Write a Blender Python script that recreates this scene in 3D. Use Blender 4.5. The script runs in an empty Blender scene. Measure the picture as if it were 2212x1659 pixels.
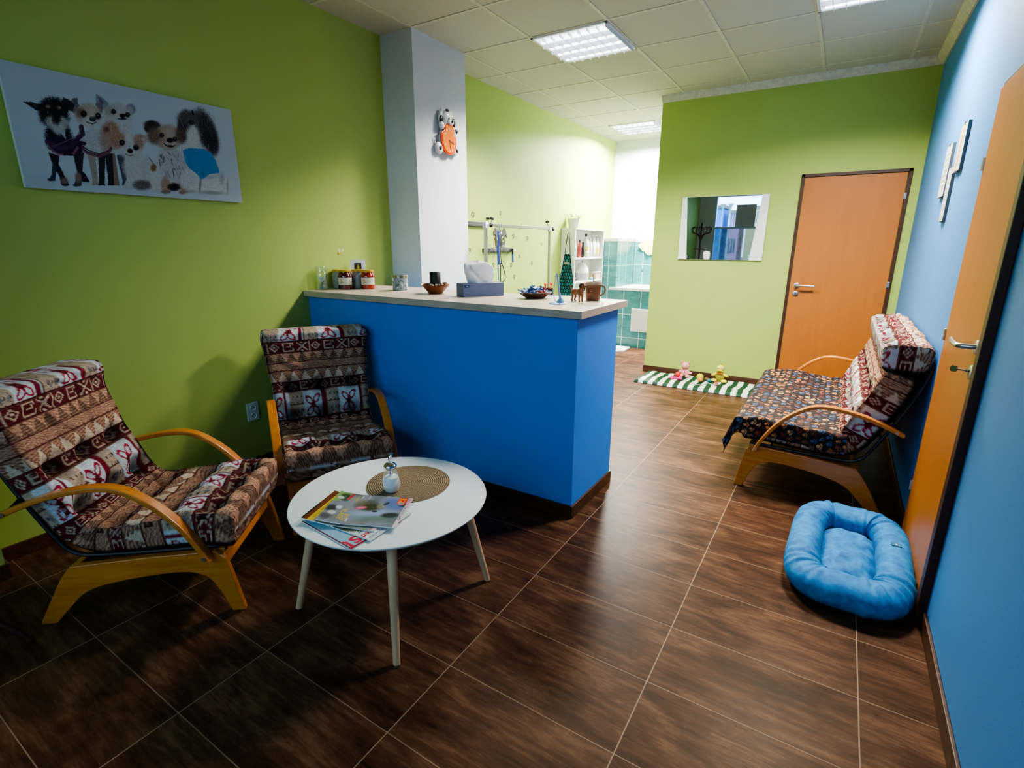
import bpy, math, random
import numpy as np
from mathutils import Vector, Matrix
random.seed(7); rng = np.random.default_rng(7)
C = bpy.context.scene.collection
PI = math.pi
# ---------------------------------------------------------------- room measures (metres)
XL, XR, YB, ZC = -3.07, 0.459, 5.741, 2.87      # left wall, right wall, back wall, ceiling
YF, YR, XP = -1.10, 7.75, -1.79                 # window wall, rear wall of the back room, passage edge

def s2l(c):
    c = np.asarray(c, float)
    return np.where(c <= 0.04045, c / 12.92, ((c + 0.055) / 1.055) ** 2.4)
def rgb(r, g, b): return tuple(float(v) for v in s2l(np.array([r, g, b]) / 255.0))

# ---------------------------------------------------------------- materials
class NT:
    def __init__(s, name):
        s.m = bpy.data.materials.new(name); s.m.use_nodes = True
        s.t = s.m.node_tree; s.n = s.t.nodes; s.b = s.n['Principled BSDF']
        s._tc = None
    def tc(s, out='Object'):
        if s._tc is None: s._tc = s.n.new('ShaderNodeTexCoord')
        return s._tc.outputs[out]
    def link(s, a, b): s.t.links.new(a, b)
    def val(s, sock, v):
        if hasattr(v, 'links') or isinstance(v, bpy.types.NodeSocket): s.link(v, sock)
        else: sock.default_value = v
    def math(s, op, a, b=0.0, c=None, clamp=False):
        k = s.n.new('ShaderNodeMath'); k.operation = op; k.use_clamp = clamp
        s.val(k.inputs[0], a); s.val(k.inputs[1], b)
        if c is not None: s.val(k.inputs[2], c)
        return k.outputs[0]
    def mapping(s, v, scale=(1, 1, 1), loc=(0, 0, 0), rot=(0, 0, 0)):
        k = s.n.new('ShaderNodeMapping'); s.link(v, k.inputs[0])
        k.inputs['Scale'].default_value = scale; k.inputs['Location'].default_value = loc; k.inputs['Rotation'].default_value = rot
        return k.outputs[0]
    def noise(s, v, scale=5, detail=4, rough=.5, dist=0):
        k = s.n.new('ShaderNodeTexNoise'); s.link(v, k.inputs['Vector'])
        k.inputs['Scale'].default_value = scale; k.inputs['Detail'].default_value = detail
        k.inputs['Roughness'].default_value = rough; k.inputs['Distortion'].default_value = dist
        return k.outputs['Fac']
    def ramp(s, f, stops):
        k = s.n.new('ShaderNodeValToRGB'); s.link(f, k.inputs[0]); e = k.color_ramp.elements
        while len(e) < len(stops): e.new(.5)
        for i, (p, c) in enumerate(stops): e[i].position = p; e[i].color = (*c[:3], 1)
        return k.outputs[0]
    def mix(s, f, a, b, mode='MIX'):
        k = s.n.new('ShaderNodeMix'); k.data_type = 'RGBA'; k.blend_type = mode
        s.val(k.inputs[0], f)
        for sock, v in ((k.inputs[6], a), (k.inputs[7], b)):
            if isinstance(v, bpy.types.NodeSocket): s.link(v, sock)
            else: sock.default_value = (*v[:3], 1)
        return k.outputs[2]
    def bump(s, h, strength=.2, dist=.01):
        k = s.n.new('ShaderNodeBump'); s.link(h, k.inputs['Height'])
        k.inputs['Strength'].default_value = strength; k.inputs['Distance'].default_value = dist
        s.link(k.outputs[0], s.b.inputs['Normal'])
    def sep(s, v):
        k = s.n.new('ShaderNodeSeparateXYZ'); s.link(v, k.inputs[0]); return k.outputs
    def set(s, **kw):
        for k, v in kw.items():
            key = k.replace('_', ' ')
            if isinstance(v, tuple) and len(v) == 3: v = (*v, 1)
            s.val(s.b.inputs[key], v)
        return s.m
MC = {}
def plain(name, col, rough=.5, var=.12, scale=30, bump=0, metal=0, spec=.5, **kw):
    if name in MC: return MC[name]
    t = NT(name); n = t.noise(t.tc(), scale, 3)
    d = tuple(c * (1 - var) for c in col); l = tuple(min(1, c * (1 + var)) for c in col)
    t.link(t.ramp(n, [(.3, d), (.7, l)]), t.b.inputs['Base Color'])
    t.set(Roughness=rough, Metallic=metal, Specular_IOR_Level=spec, **kw)
    if bump: t.bump(n, bump, .002)
    MC[name] = t.m; return t.m
def wood(name, c1, c2, rough=.35, axis=0, scale=1.0, coat=0.0):
    t = NT(name); sc = [14 * scale] * 3; sc[axis] = 1.2 * scale
    v = t.mapping(t.tc(), tuple(sc)); n = t.noise(v, 3, 5, .6, .6)
    t.link(t.ramp(n, [(.3, c1), (.7, c2)]), t.b.inputs['Base Color']); t.set(Roughness=rough, Coat_Weight=coat, Coat_Roughness=.2)
    t.bump(n, .05, .002); return t.m
def vcol(name, rough=.8, bump=0, bscale=300, spec=.3, **kw):
    t = NT(name); a = t.n.new('ShaderNodeAttribute'); a.attribute_name = 'Col'
    n = t.noise(t.tc(), bscale, 2)
    t.link(t.mix(t.math('MULTIPLY', n, .18), a.outputs['Color'], (0, 0, 0)), t.b.inputs['Base Color'])
    t.set(Roughness=rough, Specular_IOR_Level=spec, **kw)
    if bump: t.bump(n, bump, .002)
    return t.m
def emis(name, col, st):
    t = NT(name); t.set(Base_Color=col, Emission_Color=col, Emission_Strength=st); return t.m
def paint(name, col, var=.04, rough=.6):
    t = NT(name); n = t.noise(t.tc(), 1.3, 3); n2 = t.noise(t.tc(), 160, 2)
    t.link(t.ramp(n, [(.3, tuple(c * (1 - var) for c in col)), (.7, tuple(min(1, c * (1 + var)) for c in col))]), t.b.inputs['Base Color'])
    t.set(Roughness=rough, Specular_IOR_Level=.3); t.bump(n2, .12, .003); return t.m

M = {}
M['green'] = paint('lime_paint', rgb(170, 190, 94))
M['white_wall'] = paint('white_paint', rgb(214, 218, 222))
M['blue_wall'] = paint('pale_blue_paint', rgb(76, 136, 198))
M['counter_blue'] = paint('strong_blue_paint', rgb(50, 138, 234), rough=.5)
M['grey_wall'] = paint('grey_paint', rgb(205, 208, 200))
M['trim'] = plain('cove_white', rgb(205, 200, 180), .6)
M['orange_wood'] = wood('beech_orange', rgb(186, 104, 28), rgb(214, 136, 52), .32, 0, coat=.3)
M['door'] = wood('door_beech', rgb(172, 100, 34), rgb(178, 106, 38), .42, 2, .6)
M['door_frame'] = plain('dark_brown_frame', rgb(66, 30, 18), .45)
M['base'] = wood('skirting_brown', rgb(58, 34, 22), rgb(92, 58, 36), .4, 0)
M['pale_wood'] = wood('pale_beech', rgb(196, 158, 120), rgb(216, 180, 142), .45, 2)
M['white_gloss'] = plain('white_lacquer', rgb(226, 232, 232), .22, .01)
M['steel'] = plain('brushed_steel', rgb(190, 190, 186), .3, .05, metal=1)
M['chrome'] = plain('chrome', rgb(215, 215, 215), .12, .02, metal=1)
M['alu'] = plain('aluminium', rgb(150, 150, 128), .35, .04, metal=.8)
M['black'] = plain('black_plastic', rgb(18, 18, 18), .4)
M['black_metal'] = plain('black_metal', rgb(22, 22, 24), .45)
M['white'] = plain('white_plastic', rgb(232, 234, 230), .4, .02)
M['white_mat'] = plain('white_melamine', rgb(228, 230, 218), .5, .02)
M['paper'] = plain('paper_white', rgb(230, 230, 226), .8, .03)
M['cushion'] = vcol('printed_cushion_fabric', .9, .25, 500, .15)
M['throw'] = vcol('paw_print_cloth', .7, .2, 400, .3)
M['print'] = vcol('printed_canvas', .8, .2, 700, .2)
M['glossprint'] = vcol('glossy_print', .25, 0, 300, .5)
M['matte_print'] = vcol('matte_print', .6, .1, 300, .3)

def glass_mat(name, col=(1, 1, 1), gl=.12, alpha_col=(.96, .98, .97)):
    m = bpy.data.materials.new(name); m.use_nodes = True; t = m.node_tree; n = t.nodes
    n.clear(); o = n.new('ShaderNodeOutputMaterial'); mx = n.new('ShaderNodeMixShader'); tr = n.new('ShaderNodeBsdfTransparent'); g = n.new('ShaderNodeBsdfGlossy')
    fr = n.new('ShaderNodeLayerWeight'); fr.inputs[0].default_value = .35
    mp = n.new('ShaderNodeMath'); mp.operation = 'MULTIPLY_ADD'; mp.inputs[1].default_value = .7; mp.inputs[2].default_value = gl * .4
    t.links.new(fr.outputs['Facing'], mp.inputs[0]); t.links.new(mp.outputs[0], mx.inputs[0])
    tr.inputs[0].default_value = (*alpha_col, 1); g.inputs[0].default_value = (*col, 1); g.inputs['Roughness'].default_value = .05
    t.links.new(tr.outputs[0], mx.inputs[1]); t.links.new(g.outputs[0], mx.inputs[2]); t.links.new(mx.outputs[0], o.inputs[0])
    return m
M['glass'] = glass_mat('clear_glass')
M['pane'] = glass_mat('window_pane', (.9, .95, 1), .05, (.9, .96, 1))
def mirror_mat():
    t = NT('mirror_silver'); n = t.noise(t.tc(), 2, 1)
    t.set(Base_Color=(.9, .93, .92), Metallic=1.0, Roughness=.015); return t.m
M['mirror'] = mirror_mat()

def floor_mat():
    t = NT('wood_look_floor_tile'); v = t.tc('Object'); x, y, z = t.sep(v)
    fx = t.math('DIVIDE', t.math('SUBTRACT', x, -0.959), .6); fy = t.math('DIVIDE', t.math('SUBTRACT', y, -0.0707), .3)
    ix = t.math('FLOOR', fx); iy = t.math('FLOOR', fy)
    ax = t.math('MULTIPLY', t.math('ABSOLUTE', t.math('SUBTRACT', t.math('FRACT', t.math('ADD', fx, .5)), .5)), .6)
    ay = t.math('MULTIPLY', t.math('ABSOLUTE', t.math('SUBTRACT', t.math('FRACT', t.math('ADD', fy, .5)), .5)), .3)
    gx = t.math('LESS_THAN', ax, .0020); gy = t.math('LESS_THAN', ay, .0016)
    g = t.math('MAXIMUM', gx, t.math('MULTIPLY', gy, .8))
    # every tile shifts the grain
    k = t.n.new('ShaderNodeCombineXYZ')
    t.link(t.math('ADD', x, t.math('MULTIPLY', ix, 7.31)), k.inputs[0]); t.link(t.math('ADD', y, t.math('MULTIPLY', iy, 3.17)), k.inputs[1]); t.link(t.math('ADD', ix, iy), k.inputs[2])
    a = t.noise(t.mapping(k.outputs[0], (2.2, 17, 1)), 2.4, 8, .72, .4)
    b = t.noise(t.mapping(k.outputs[0], (1.6, 3.4, 1)), 2.0, 4, .6, .8)
    c = t.noise(t.mapping(k.outputs[0], (9, 120, 1)), 2, 4, .7)
    f = t.math('ADD', t.math('MULTIPLY', a, .5), t.math('MULTIPLY', b, .5))
    col = t.ramp(f, [(.34, rgb(34, 21, 14)), (.46, rgb(68, 43, 30)), (.54, rgb(86, 57, 40)), (.66, rgb(120, 86, 62))])
    cc = t.math('MULTIPLY', t.math('GREATER_THAN', c, .64), .35)
    col = t.mix(cc, col, rgb(120, 92, 70))
    col = t.mix(g, col, rgb(146, 122, 98))
    t.link(col, t.b.inputs['Base Color'])
    t.link(t.math('ADD', t.math('MULTIPLY', c, .30), .24), t.b.inputs['Roughness'])
    h = t.math('SUBTRACT', t.math('MULTIPLY', a, .4), t.math('MULTIPLY', g, 1.0))
    t.bump(h, .25, .003); t.set(Specular_IOR_Level=.10, Specular_Tint=(1.0, .84, .62)); return t.m
M['floor'] = floor_mat()
def ceil_mat():
    t = NT('mineral_ceiling_tile'); v = t.tc('Object'); n = t.noise(v, 90, 3, .7); n2 = t.noise(v, 1.2, 2)
    col = t.mix(t.math('MULTIPLY', n2, .3), rgb(196, 192, 176), rgb(176, 172, 152))
    t.link(col, t.b.inputs['Base Color']); t.set(Roughness=.9); t.bump(n, .3, .003); return t.m
M['ceiling'] = ceil_mat()
def tile_mat():
    t = NT('teal_wall_tile'); v = t.tc('Object'); x, y, z = t.sep(v)
    def line(c, o, p, w):
        f = t.math('DIVIDE', t.math('SUBTRACT', c, o), p)
        return t.math('LESS_THAN', t.math('MULTIPLY', t.math('ABSOLUTE', t.math('SUBTRACT', t.math('FRACT', t.math('ADD', f, .5)), .5)), p), w)
    g = t.math('MAXIMUM', t.math('MAXIMUM', line(x, -2.543, .25, .004), line(z, .137, .33, .004)), line(y, 7.005+.125, .25, .004))
    n = t.noise(t.mapping(v, (1, 1, 3), rot=(0, .6, 0)), 5, 6, .65, 1)
    col = t.ramp(n, [(.3, rgb(40, 96, 96)), (.55, rgb(62, 122, 122)), (.75, rgb(88, 148, 150))])
    t.link(t.mix(g, col, rgb(186, 214, 204)), t.b.inputs['Base Color']); t.set(Roughness=.25)
    return t.m
M['tile'] = tile_mat()
def counter_mat():
    t = NT('pale_travertine_laminate'); v = t.tc(); n = t.noise(t.mapping(v, (2, 9, 9)), 3, 6, .6, 1.2)
    t.link(t.ramp(n, [(.3, rgb(176, 158, 142)), (.7, rgb(208, 192, 176))]), t.b.inputs['Base Color']); t.set(Roughness=.35); return t.m
M['worktop'] = counter_mat()
def jute():
    t = NT('woven_jute'); v = t.tc(); x, y, z = t.sep(v)
    r = t.math('SQRT', t.math('ADD', t.math('MULTIPLY', x, x), t.math('MULTIPLY', y, y)))
    ring = t.math('COSINE', t.math('MULTIPLY', r, 2 * PI / .0085)); n = t.noise(v, 220, 3, .7)
    h = t.math('ADD', t.math('MULTIPLY', ring, .25), n)
    t.link(t.ramp(h, [(.25, rgb(92, 74, 50)), (.55, rgb(150, 126, 92)), (.85, rgb(186, 164, 128))]), t.b.inputs['Base Color'])
    t.set(Roughness=.9); t.bump(h, 1.0, .006); return t.m
M['jute'] = jute()
def blue_plush():
    t = NT('turquoise_plush'); v = t.tc(); n = t.noise(v, 26, 4, .6, .6); n2 = t.noise(v, 400, 2)
    t.link(t.ramp(n, [(.3, rgb(0, 84, 150)), (.7, rgb(0, 134, 196))]), t.b.inputs['Base Color'])
    t.set(Roughness=.75, Sheen_Weight=.03, Sheen_Roughness=.4, Sheen_Tint=(.4, .8, 1)); t.bump(n2, .3, .002); return t.m
M['plush'] = blue_plush()

# ---------------------------------------------------------------- mesh building
def Rz(a): return Matrix.Rotation(a, 4, 'Z')
class MB:
    def __init__(s): s.v = []; s.f = []; s.mi = []; s.cur = 0
    def add(s, vs, fs, mt=None):
        o = len(s.v)
        s.v += [tuple(mt @ Vector(p)) if mt else tuple(p) for p in vs]
        s.f += [tuple(i + o for i in f) for f in fs]; s.mi += [s.cur] * len(fs); return s
    def box(s, x0, x1, y0, y1, z0, z1, mt=None):
        v = [(x, y, z) for z in (z0, z1) for y in (y0, y1) for x in (x0, x1)]
        return s.add(v, [(0, 2, 3, 1), (4, 5, 7, 6), (0, 1, 5, 4), (2, 6, 7, 3), (0, 4, 6, 2), (1, 3, 7, 5)], mt)
    def lathe(s, prof, n=24, mt=None, cap=True):
        vs = []; fs = []
        for r, z in prof: vs += [(r * math.cos(2 * PI * k / n), r * math.sin(2 * PI * k / n), z) for k in range(n)]
        for i in range(len(prof) - 1):
            for k in range(n):
                a = i * n + k; b = i * n + (k + 1) % n; fs.append((a, b, b + n, a + n))
        if cap:
            fs.append(tuple(range(n))[::-1]); fs.append(tuple((len(prof) - 1) * n + k for k in range(n)))
        return s.add(vs, fs, mt)
    def cyl(s, p, q, r, r2=None, n=16):
        p = Vector(p); q = Vector(q); d = q - p; m = Matrix.Translation(p) @ d.to_track_quat('Z', 'Y').to_matrix().to_4x4()
        return s.lathe([(r, 0), (r if r2 is None else r2, d.length)], n, m)
    def ell(s, c, r, n=20, mt=None):
        r = (r, r, r) if not hasattr(r, '__len__') else r
        prof = [(max(1e-4, math.sin(PI * i / (n // 2 + 1))), -math.cos(PI * i / (n // 2 + 1))) for i in range(n // 2 + 2)]
        m = Matrix.Translation(c) @ (mt or Matrix()) @ Matrix.Diagonal((*r, 1))
        return s.lathe(prof, n, m)
    def tube(s, pts, r, n=8, closed=False, flat=None):
        pts = [Vector(p) for p in pts]; N = len(pts); vs = []; fs = []
        up0 = Vector((0, 0, 1)); prev = None
        for i, p in enumerate(pts):
            a = pts[(i - 1) % N] if (closed or i > 0) else p; b = pts[(i + 1) % N] if (closed or i < N - 1) else p
            t = (b - a).normalized()
            if prev is None:
                prev = t.cross(up0) if abs(t.z) < .95 else t.cross(Vector((1, 0, 0)))
                prev.normalize()
            u = (prev - t * prev.dot(t)).normalized(); w = t.cross(u); prev = u
            rr = r[i] if hasattr(r, '__len__') else r
            for k in range(n):
                an = 2 * PI * k / n; ru, rw = (rr, rr) if flat is None else (rr * flat[0], rr * flat[1])
                vs.append(p + u * math.cos(an) * ru + w * math.sin(an) * rw)
        for i in range(N if closed else N - 1):
            for k in range(n):
                a = i * n + k; b = i * n + (k + 1) % n; c = ((i + 1) % N) * n
                fs.append((a, b, c + (k + 1) % n, c + k))
        if not closed: fs.append(tuple(range(n))[::-1]); fs.append(tuple((N - 1) * n + k for k in range(n)))
        return s.add(vs, fs)
    def prism(s, poly, y0, y1, mt=None):            # polygon in x,z, extruded along y
        n = len(poly); vs = [(x, y0, z) for x, z in poly] + [(x, y1, z) for x, z in poly]
        fs = [tuple(range(n)), tuple(range(2 * n - 1, n - 1, -1))] + [(i, i + n, (i + 1) % n + n, (i + 1) % n) for i in range(n)]
        return s.add(vs, fs, mt)
    def ribbon(s, path, w0, w1, th):                # path in (x,z): strap of thickness th between y=w0..w1
        n = len(path); vs = []
        for i, (x, z) in enumerate(path):
            a = path[max(0, i - 1)]; b = path[min(n - 1, i + 1)]; d = Vector((b[0] - a[0], b[1] - a[1])).normalized(); nx, nz = -d.y, d.x
            h = th[i] / 2 if hasattr(th, '__len__') else th / 2
            vs += [(x + nx * h, w0, z + nz * h), (x + nx * h, w1, z + nz * h), (x - nx * h, w1, z - nz * h), (x - nx * h, w0, z - nz * h)]
        fs = [(i * 4 + k, i * 4 + (k + 1) % 4, i * 4 + 4 + (k + 1) % 4, i * 4 + 4 + k) for i in range(n - 1) for k in range(4)]
        fs += [(3, 2, 1, 0), tuple((n - 1) * 4 + k for k in range(4))]
        return s.add(vs, fs)
    def build(s, name, mat, parent=None, smooth=False, bevel=0, loc=None, rot=None, seg=2, kind=None, label=None):
        me = bpy.data.meshes.new(name); me.from_pydata(s.v, [], s.f)
        mats = mat if isinstance(mat, (list, tuple)) else [mat]
        for m in mats: me.materials.append(m)
        if len(mats) > 1: me.polygons.foreach_set('material_index', s.mi)
        import bmesh
        bm = bmesh.new(); bm.from_mesh(me); bmesh.ops.recalc_face_normals(bm, faces=bm.faces); bm.to_mesh(me); bm.free()
        if smooth:
            me.polygons.foreach_set('use_smooth', [True] * len(me.polygons))
            try: me.set_sharp_from_angle(angle=math.radians(40))
            except Exception: pass
        o = bpy.data.objects.new(name, me); C.objects.link(o)
        if bevel:
            b = o.modifiers.new('bevel', 'BEVEL'); b.width = bevel; b.segments = seg; b.limit_method = 'ANGLE'; b.angle_limit = .6
        if parent: o.parent = parent
        if loc: o.location = loc
        if rot: o.rotation_euler = rot
        if kind: o['kind'] = kind
        if label: o['label'] = label
        return o
def catmull(pts, n=8, closed=False):
    pts = [np.array(p, float) for p in pts]; N = len(pts); out = []
    for i in range(N if closed else N - 1):
        g = (lambda k: pts[k % N]) if closed else (lambda k: pts[min(max(k, 0), N - 1)])
        p0, p1, p2, p3 = g(i - 1), g(i), g(i + 1), g(i + 2)
        for j in range(n):
            t = j / n; out.append(tuple(.5 * ((2 * p1) + (-p0 + p2) * t + (2 * p0 - 5 * p1 + 4 * p2 - p3) * t * t + (-p0 + 3 * p1 - 3 * p2 + p3) * t ** 3)))
    if not closed: out.append(tuple(pts[-1]))
    return out
def thing(name, label, cat, loc=(0, 0, 0), rz=0, group=None, rot=None):
    o = bpy.data.objects.new(name, None); o.empty_display_size = .05; C.objects.link(o)
    o.location = loc; o.rotation_euler = rot or (0, 0, rz); o['label'] = label; o['category'] = cat
    if group: o['group'] = group
    return o
def tag(o, label, cat, group=None, kind=None):
    o['label'] = label; o['category'] = cat
    if group: o['group'] = group
    if kind: o['kind'] = kind
    return o
def struct(name, mb, mat, parent=None, bevel=0, **kw):
    o = mb.build(name, mat, parent, bevel=bevel, **kw)
    if not parent: o['kind'] = 'structure'
    return o
def dup(root, loc=None, rz=None, label=None, group=None, name=None):
    r = root.copy(); C.objects.link(r)
    if loc: r.location = loc
    if rz is not None: r.rotation_euler = (0, 0, rz)
    if label: r['label'] = label
    if group: r['group'] = group
    for ch in list(root.children):
        c = ch.copy(); C.objects.link(c); c.parent = r
        for g in list(ch.children):
            d = g.copy(); C.objects.link(d); d.parent = c
    return r
# ---------------------------------------------------------------- painted surfaces: colours computed here, stored per vertex
class Paint:
    def __init__(s, w, h, bg):
        s.w, s.h = w, h; s.a = np.ones((h, w, 3)) * np.array(bg) / 255.
    def _blend(s, m, y0, x0, col, noise=0):
        sub = s.a[y0:y0 + m.shape[0], x0:x0 + m.shape[1]]; c = np.array(col) / 255.
        if noise: c = np.clip(c * (1 + noise * rng.standard_normal((*m.shape, 1))), 0, 1)
        sub[:] = sub * (1 - m[..., None]) + c * m[..., None]
    def ell(s, cx, cy, rx, ry, col, ang=0, soft=.12, alpha=1, noise=0):
        R = max(rx, ry) * 1.3 + 2; x0, x1 = int(max(0, cx - R)), int(min(s.w, cx + R)); y0, y1 = int(max(0, cy - R)), int(min(s.h, cy + R))
        if x1 <= x0 or y1 <= y0: return
        yy, xx = np.mgrid[y0:y1, x0:x1]; ca, sa = math.cos(ang), math.sin(ang); dx, dy = xx - cx, yy - cy
        d = np.sqrt(((dx * ca + dy * sa) / rx) ** 2 + ((-dx * sa + dy * ca) / ry) ** 2)
        if noise: d = d + rng.standard_normal(d.shape) * .08
        s._blend(np.clip((1 + soft - d) / (2 * soft), 0, 1) * alpha, y0, x0, col, noise)
    def poly(s, pts, col, alpha=1, noise=0):
        pts = np.array(pts, float); x0, y0 = np.maximum(0, np.floor(pts.min(0))).astype(int); x1, y1 = np.ceil(pts.max(0)).astype(int) + 1
        x1 = min(x1, s.w); y1 = min(y1, s.h)
        if x1 <= x0 or y1 <= y0: return
        yy, xx = np.mgrid[y0:y1, x0:x1]; ins = np.zeros(yy.shape, bool); n = len(pts)
        for i in range(n):
            xa, ya = pts[i]; xb, yb = pts[(i + 1) % n]
            if ya == yb: continue
            ins ^= ((ya > yy) != (yb > yy)) & (xx < (xb - xa) * (yy - ya) / (yb - ya) + xa)
        s._blend(ins.astype(float) * alpha, y0, x0, col, noise)
    def line(s, pts, w, col, alpha=1):
        for (xa, ya), (xb, yb) in zip(pts[:-1], pts[1:]):
            x0, x1 = int(max(0, min(xa, xb) - w - 1)), int(min(s.w, max(xa, xb) + w + 2)); y0, y1 = int(max(0, min(ya, yb) - w - 1)), int(min(s.h, max(ya, yb) + w + 2))
            if x1 <= x0 or y1 <= y0: continue
            yy, xx = np.mgrid[y0:y1, x0:x1]; L = max(1e-6, (xb - xa) ** 2 + (yb - ya) ** 2)
            t = np.clip(((xx - xa) * (xb - xa) + (yy - ya) * (yb - ya)) / L, 0, 1)
            d = np.hypot(xx - xa - t * (xb - xa), yy - ya - t * (yb - ya)); s._blend(np.clip(w / 2 + .5 - d, 0, 1) * alpha, y0, x0, col)
    def sample(s, u, v):                              # u,v in 0..1, v down
        x = np.clip(np.round(u * (s.w - 1)).astype(int), 0, s.w - 1); y = np.clip(np.round(v * (s.h - 1)).astype(int), 0, s.h - 1)
        return s.a[y, x]
def setcol(me, cols):
    at = me.color_attributes.new('Col', 'FLOAT_COLOR', 'POINT'); c = np.ones((len(me.vertices), 4)); c[:, :3] = s2l(np.clip(cols, 0, 1))
    at.data.foreach_set('color', c.ravel())
def gridmesh(name, P, mat, parent=None, cols=None, wrap=False, smooth=True, loc=None, rot=None):
    """P: (n,m,3) array of points"""
    n, m = P.shape[:2]; idx = np.arange(n * m).reshape(n, m)
    a = idx[:-1, :-1]; b = idx[:-1, 1:]; c = idx[1:, 1:]; d = idx[1:, :-1]
    q = np.stack([a, b, c, d], -1).reshape(-1, 4)
    if wrap: q = np.vstack([q, np.stack([idx[:-1, -1], idx[:-1, 0], idx[1:, 0], idx[1:, -1]], -1)])
    me = bpy.data.meshes.new(name); me.vertices.add(n * m); me.vertices.foreach_set('co', P.reshape(-1).astype(float))
    me.loops.add(q.size); me.loops.foreach_set('vertex_index', q.ravel().astype(np.int32))
    me.polygons.add(len(q)); me.polygons.foreach_set('loop_start', (np.arange(len(q)) * 4).astype(np.int32))
    try: me.polygons.foreach_set('loop_total', np.full(len(q), 4, np.int32))
    except Exception: pass
    me.update(calc_edges=True); me.validate()
    if smooth: me.polygons.foreach_set('use_smooth', [True] * len(me.polygons))
    me.materials.append(mat)
    if cols is not None: setcol(me, cols.reshape(-1, 3))
    o = bpy.data.objects.new(name, me); C.objects.link(o)
    if parent: o.parent = parent
    if loc: o.location = loc
    if rot: o.rotation_euler = rot
    return o
def text(name, body, size, mat, parent, loc, rot=(0, 0, 0), ext=.0004, align='LEFT', bold=0):
    cu = bpy.data.curves.new(name, 'FONT'); cu.body = body; cu.size = size; cu.extrude = ext; cu.align_x = align; cu.offset = bold
    tmp = bpy.data.objects.new(name, cu); C.objects.link(tmp); bpy.context.view_layer.update()
    me = bpy.data.meshes.new_from_object(tmp.evaluated_get(bpy.context.evaluated_depsgraph_get())); bpy.data.objects.remove(tmp)
    me.name = name; me.materials.clear(); me.materials.append(mat)
    o = bpy.data.objects.new(name, me); C.objects.link(o); o.parent = parent; o.location = loc; o.rotation_euler = rot
    return o
def arc(cx, cz, r, a0, a1, n=10): return [(cx + r * math.cos(math.radians(a0 + (a1 - a0) * i / n)), cz + r * math.sin(math.radians(a0 + (a1 - a0) * i / n))) for i in range(n + 1)]
LP = (100, 108, 380, 7.5); EXPO = 0.12; VT = 'AgX'; LOOK = 'AgX - Medium High Contrast'
# ================================================================ THE ROOM
T = .12
struct('floor', MB().box(XL - T, XR + T, YF - T, YR + T, -.06, 0), M['floor'])
struct('ceiling', MB().box(XL - T, XR + T, YF - T, YR + T, ZC, ZC + .08), M['ceiling'])
g = MB()
for i in range(-2, 6):
    x = -2.168 + .6 * i
    if XL < x < XR:
        g.box(x - .012, x + .012, YF, YR if x < XP else YB, ZC - .004, ZC + .002)
for j in range(-7, 8):
    y = 3.09 + .6 * j
    if YF < y < YR: g.box(XL, XR if y < YB else XP, y - .012, y + .012, ZC - .0035, ZC + .002)
struct('trim_1', g, M['trim'])
struct('wall_left', MB().box(XL - T, XL, YF - T, YR, 0, ZC), M['green'])
struct('wall_right', MB().box(XR, XR + T, YF - T, YB + T, 0, ZC), M['blue_wall'])
struct('wall_back', MB().box(XP, XR, YB, YB + T, 0, ZC), M['green'])
struct('wall_passage', MB().box(XP, XP + T, YB + T, YR, 0, ZC), M['white_wall'])
struct('wall_rear', MB().box(XL - T, XP + T, YR, YR + T, 0, ZC), M['white_wall'])
p = struct('wall_pilaster', MB().box(XL, -2.90, YF, .48, 0, ZC), M['green'])
struct('wall_pillar', MB().box(XL, -2.765, 3.08, 3.69, 0, ZC), M['white_wall'])
# window wall behind the camera
WX0, WX1, WZ0, WZ1 = -2.58, .15, .12, 2.5
w = MB().box(XL, WX0, YF - T, YF, 0, ZC).box(WX1, XR, YF - T, YF, 0, ZC).box(WX0, WX1, YF - T, YF, 0, WZ0).box(WX0, WX1, YF - T, YF, WZ1, ZC)
struct('wall_front', w, M['grey_wall'])
M['win_frame'] = plain('pale_window_frame', rgb(176, 196, 222), .4, .03)
win = thing('window_1', 'wide shop window with frosted lower half', 'window', (0, YF - .06, 0)); win['kind'] = 'structure'
f = MB()
for x in (WX0, WX0 + 1.35, WX1): f.box(x - .045, x + .045, -.04, .05, WZ0, WZ1)
f.box(WX0, WX1, -.04, .05, WZ0, WZ0 + .07).box(WX0, WX1, -.04, .05, WZ1 - .07, WZ1).box(WX0, WX1, -.03, .04, 1.76, 1.80)
f.build('window_frame', M['win_frame'], win, bevel=.006)
MB().box(WX0, WX1, .0, .004, WZ0, WZ1).build('window_pane', M['pane'], win)
t = NT('frosted_film'); n = t.noise(t.tc(), 3, 3); t.link(t.ramp(n, [(.3, rgb(70, 120, 130)), (.7, rgb(120, 165, 170))]), t.b.inputs['Base Color'])
t.set(Roughness=.3, Transmission_Weight=.0, Alpha=.55); M['film'] = t.m
MB().box(WX0, WX1, .008, .011, WZ0, 1.77).build('frosted_film', M['film'], win)
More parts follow.
